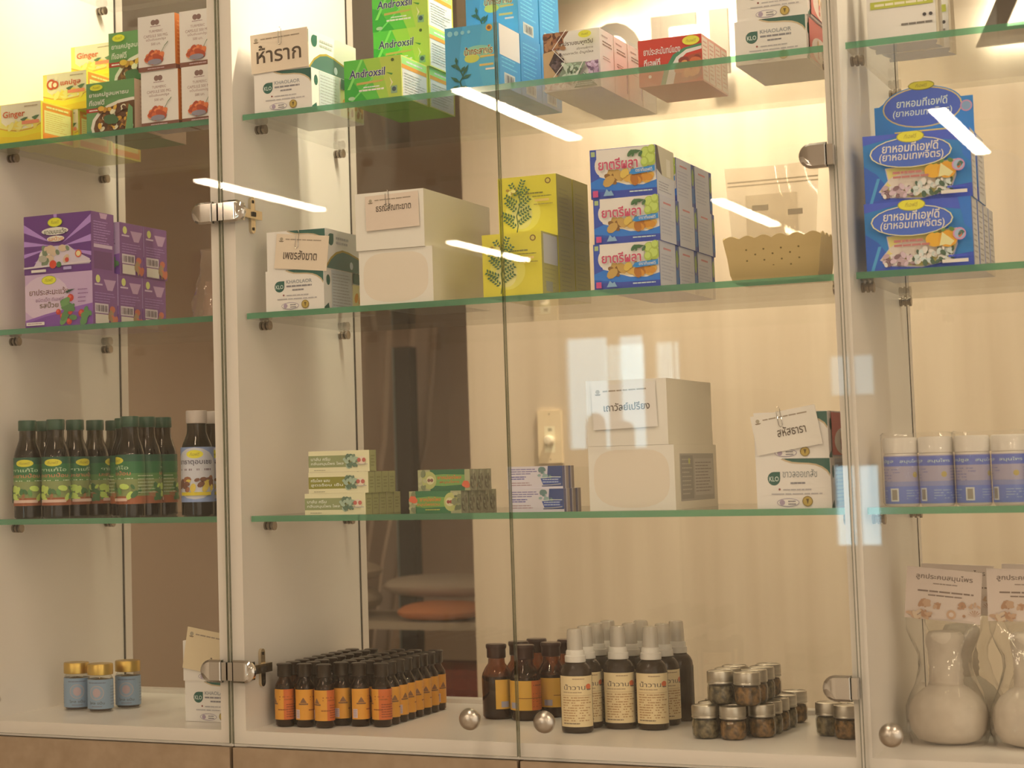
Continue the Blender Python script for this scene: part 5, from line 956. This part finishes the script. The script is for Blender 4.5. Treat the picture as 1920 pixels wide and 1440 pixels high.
t = thing('plastic_bag', (-.0745, .0650, S2), 'crumpled clear plastic bag peeking out beside the panel, right of the purple cartons', 'bag')
mb = MB(); V, G = crumple(.052, .045, .098, 3, .05, 14, 30, lambda v: (1-.35*v+.12*math.sin(6*v), 1-.55*v)); mb.mesh(V, G, glassy('milky_film', (.90, .86, .80), 1.45, .12, .22, (.74, .62, .54), 1.6, .6, 60), True); mb.build('film', t)
mb = MB(); V, G = crumple(.030, .024, .050, 9, .06, 8, 16, lambda v: (1-.4*v, 1-.4*v)); mb.mesh(V, G+[tuple(range(16*8, 16*9))], pm('pinkish_sachet', (.56, .40, .34), .6), True); mb.build('contents', t, (0, 0, .002))
# white stand up pouches, near unit, upper shelf
FOIL = pm('foil_edge', (.62, .57, .48), .22, .75)
def pouch(lab, x, y):
    t = thing('standing_pouch', (x, y, S1), lab, 'pouch', 'white standing pouches'); pw, pd, ph_ = .0800, .0520, .1500
    rows = []; mb = MB()
    for v, dd in ((0, 1.0), (.05, 1.02), (.25, .96), (.5, .82), (.75, .55), (.92, .14), (1, .05)): rows.append([(-pw/2, -pd/2*dd, ph_*v), (pw/2, -pd/2*dd, ph_*v), (pw/2-.002, -pd*.18*dd, ph_*v), (pw/2-.006, 0, ph_*v), (pw/2-.002, pd*.18*dd, ph_*v), (pw/2, pd/2*dd, ph_*v), (-pw/2, pd/2*dd, ph_*v), (-pw/2+.002, pd*.18*dd, ph_*v), (-pw/2+.006, 0, ph_*v), (-pw/2+.002, -pd*.18*dd, ph_*v)])
    for j in range(len(rows)-1):
        for i in range(10): mb.mesh([rows[j][i], rows[j][(i+1) % 10], rows[j+1][(i+1) % 10], rows[j+1][i]], [(0, 1, 2, 3)], WHITE if i in (0, 5) else FOIL)
    mb.poly(list(reversed(rows[0])), WHITE); mb.poly(rows[-1], WHITE)
    f = mb.face((-pw/2, -pd/2*1.035, 0), (pw, 0, 0), (0, .004, ph_*.66))
    f.poly([(.62, .815), (.93, .83), (.93, .90), (.62, .885)], ink(70, 60, 50)); f.lines(.66, .845, .90, .875, 1, ink(180, 160, 130), .5, 3, 0); f.text('ยาแคปซูล', .08, .72, .36, .79, ink(110, 92, 74), .0); f.text('เถาเอ็นอ่อน ชนิดแคปซูล', .06, .58, .95, .70, ink(84, 72, 60), .006); f.rect(.06, .45, .97, .54, ink(164, 150, 50)); f.lines(.12, .47, .88, .52, 1, ink(206, 190, 130), .6, 3, 0); f.circ(.84, .32, .022, ink(60, 50, 44)); f.circ(.93, .32, .022, ink(60, 50, 44)); f.lines(.50, .20, .96, .25, 1, ink(110, 92, 74), .5, 5, 0)
    mb.build('pouch_body', t); return t
pouch('white standing pouch with olive band, front one, cut by the frame', .8800, .0900); pouch('white standing pouch, rear one, only its foil edge showing', .8860, .1470)
# herbal compress balls in clear bags with header cards
CARD = ink(196, 160, 128)
def card_art(f):
    f.text('ลูกประคบสมุนไพร', .13, .76, .88, .90, ink(104, 78, 58), .012); f.lines(.36, .69, .68, .725, 1, ink(140, 108, 84), .6, 2, 0); f.lines(.16, .53, .90, .58, 1, ink(120, 90, 68), .6, 3, 0); f.lines(.30, .46, .76, .50, 1, ink(120, 90, 68), .6, 5, 0)
    B = ink(164, 112, 74); B2 = ink(180, 132, 92)
    f.blobs(.22, .27, .46, .36, 10, [B, B2], .035, 4, 2.2); f.poly([(.38, .33), (.48, .34), (.46, .22), (.42, .22), (.43, .29)], B); f.circ(.62, .14, .09, B2); f.circ(.62, .14, .045, CARD); f.blobs(.72, .26, .84, .36, 5, [B], .03, 8, 2); f.blobs(.84, .30, .98, .38, 4, [B2], .022, 3, 2.4); f.blobs(.03, .02, .34, .16, 18, [B, B2, ink(190, 150, 110)], .03, 6, 2.4); f.circ(.79, .14, .03, B)
    for i in range(9): a = math.pi*i/8; f.poly([(.93, .14), (.93+.09*math.cos(a)-.008, .14+.13*math.sin(a)), (.93+.09*math.cos(a)+.008, .14+.13*math.sin(a))], B)
def compress(lab, x, y, rz=0.0, seed=1, lean=0.0):
    t = thing('herbal_compress', (x, y, SB_), lab, 'herbal compress', 'bagged herbal compress balls', rz)
    def pleat(a, z): return 1+(.012*math.sin(22*a)+.008*math.sin(9*a+2))*max(0, min(1, (z-.018)/.05))
    mb = MB(); mb.lathe([(.0, .0), (.022, .0004), (.036, .005), (.0435, .016), (.0456, .030), (.0435, .044), (.0365, .056), (.0270, .064), (.0205, .068), (.0180, .071)], CLOTH, 64, (0, 0, 0), True, pleat); mb.build('cloth_ball', t)
    mb = MB(); mb.lathe([(.0175, .067), (.0198, .070), (.0190, .074), (.0204, .078), (.0190, .082), (.0202, .086), (.0188, .090), (.0197, .096), (.0186, .104), (.0200, .111), (.0222, .119), (.0218, .127), (.0180, .132), (.0, .134)], CLOTH, 32, (0, 0, 0), True, lambda a, z: 1+.05*math.sin(3*a+z*160)*(1 if z > .1 else .3)); mb.build('bound_handle', t)
    def prof(v): r = [.90, 1.0, 1.0, .97, .86, .72, .64, .66, .80, .92, .94]; u = v*10; i = min(9, int(u)); r_ = r[i]+(r[i+1]-r[i])*(u-i); return (r_, (r_ if v < .5 else .95-.90*((v-.5)*2)**1.2+.02))
    mb = MB(); V, G = crumple(.0945, .0945, .150, seed, .012, 30, 48, prof); mb.mesh(V, G, CLEAR, True); mb.build('clear_bag', t)
    mb = MB(); mb.box(-.0435, -.0012, 0, .0435, .0012, .0620, CARD); card_art(mb.face((-.0435, -.0012, 0), (.0870, 0, 0), (0, 0, .0620))); mb.build('header_card', t, (-.001, -.004, .1450), (.05, lean, 0))
    return t
compress('bagged white compress ball with a header card, near the side panel, in full view', .8800, .1500, .03, 1, .10)
compress('bagged white compress ball with a header card, cut by the frame edge', .9770, .1480, .02, 5, .02)
compress('bagged white compress ball behind the fully visible one', .8830, .2560, .0, 8, .04)
compress('bagged white compress ball in the rear row, cut by the frame edge', .9800, .2540, .02, 12, .03)
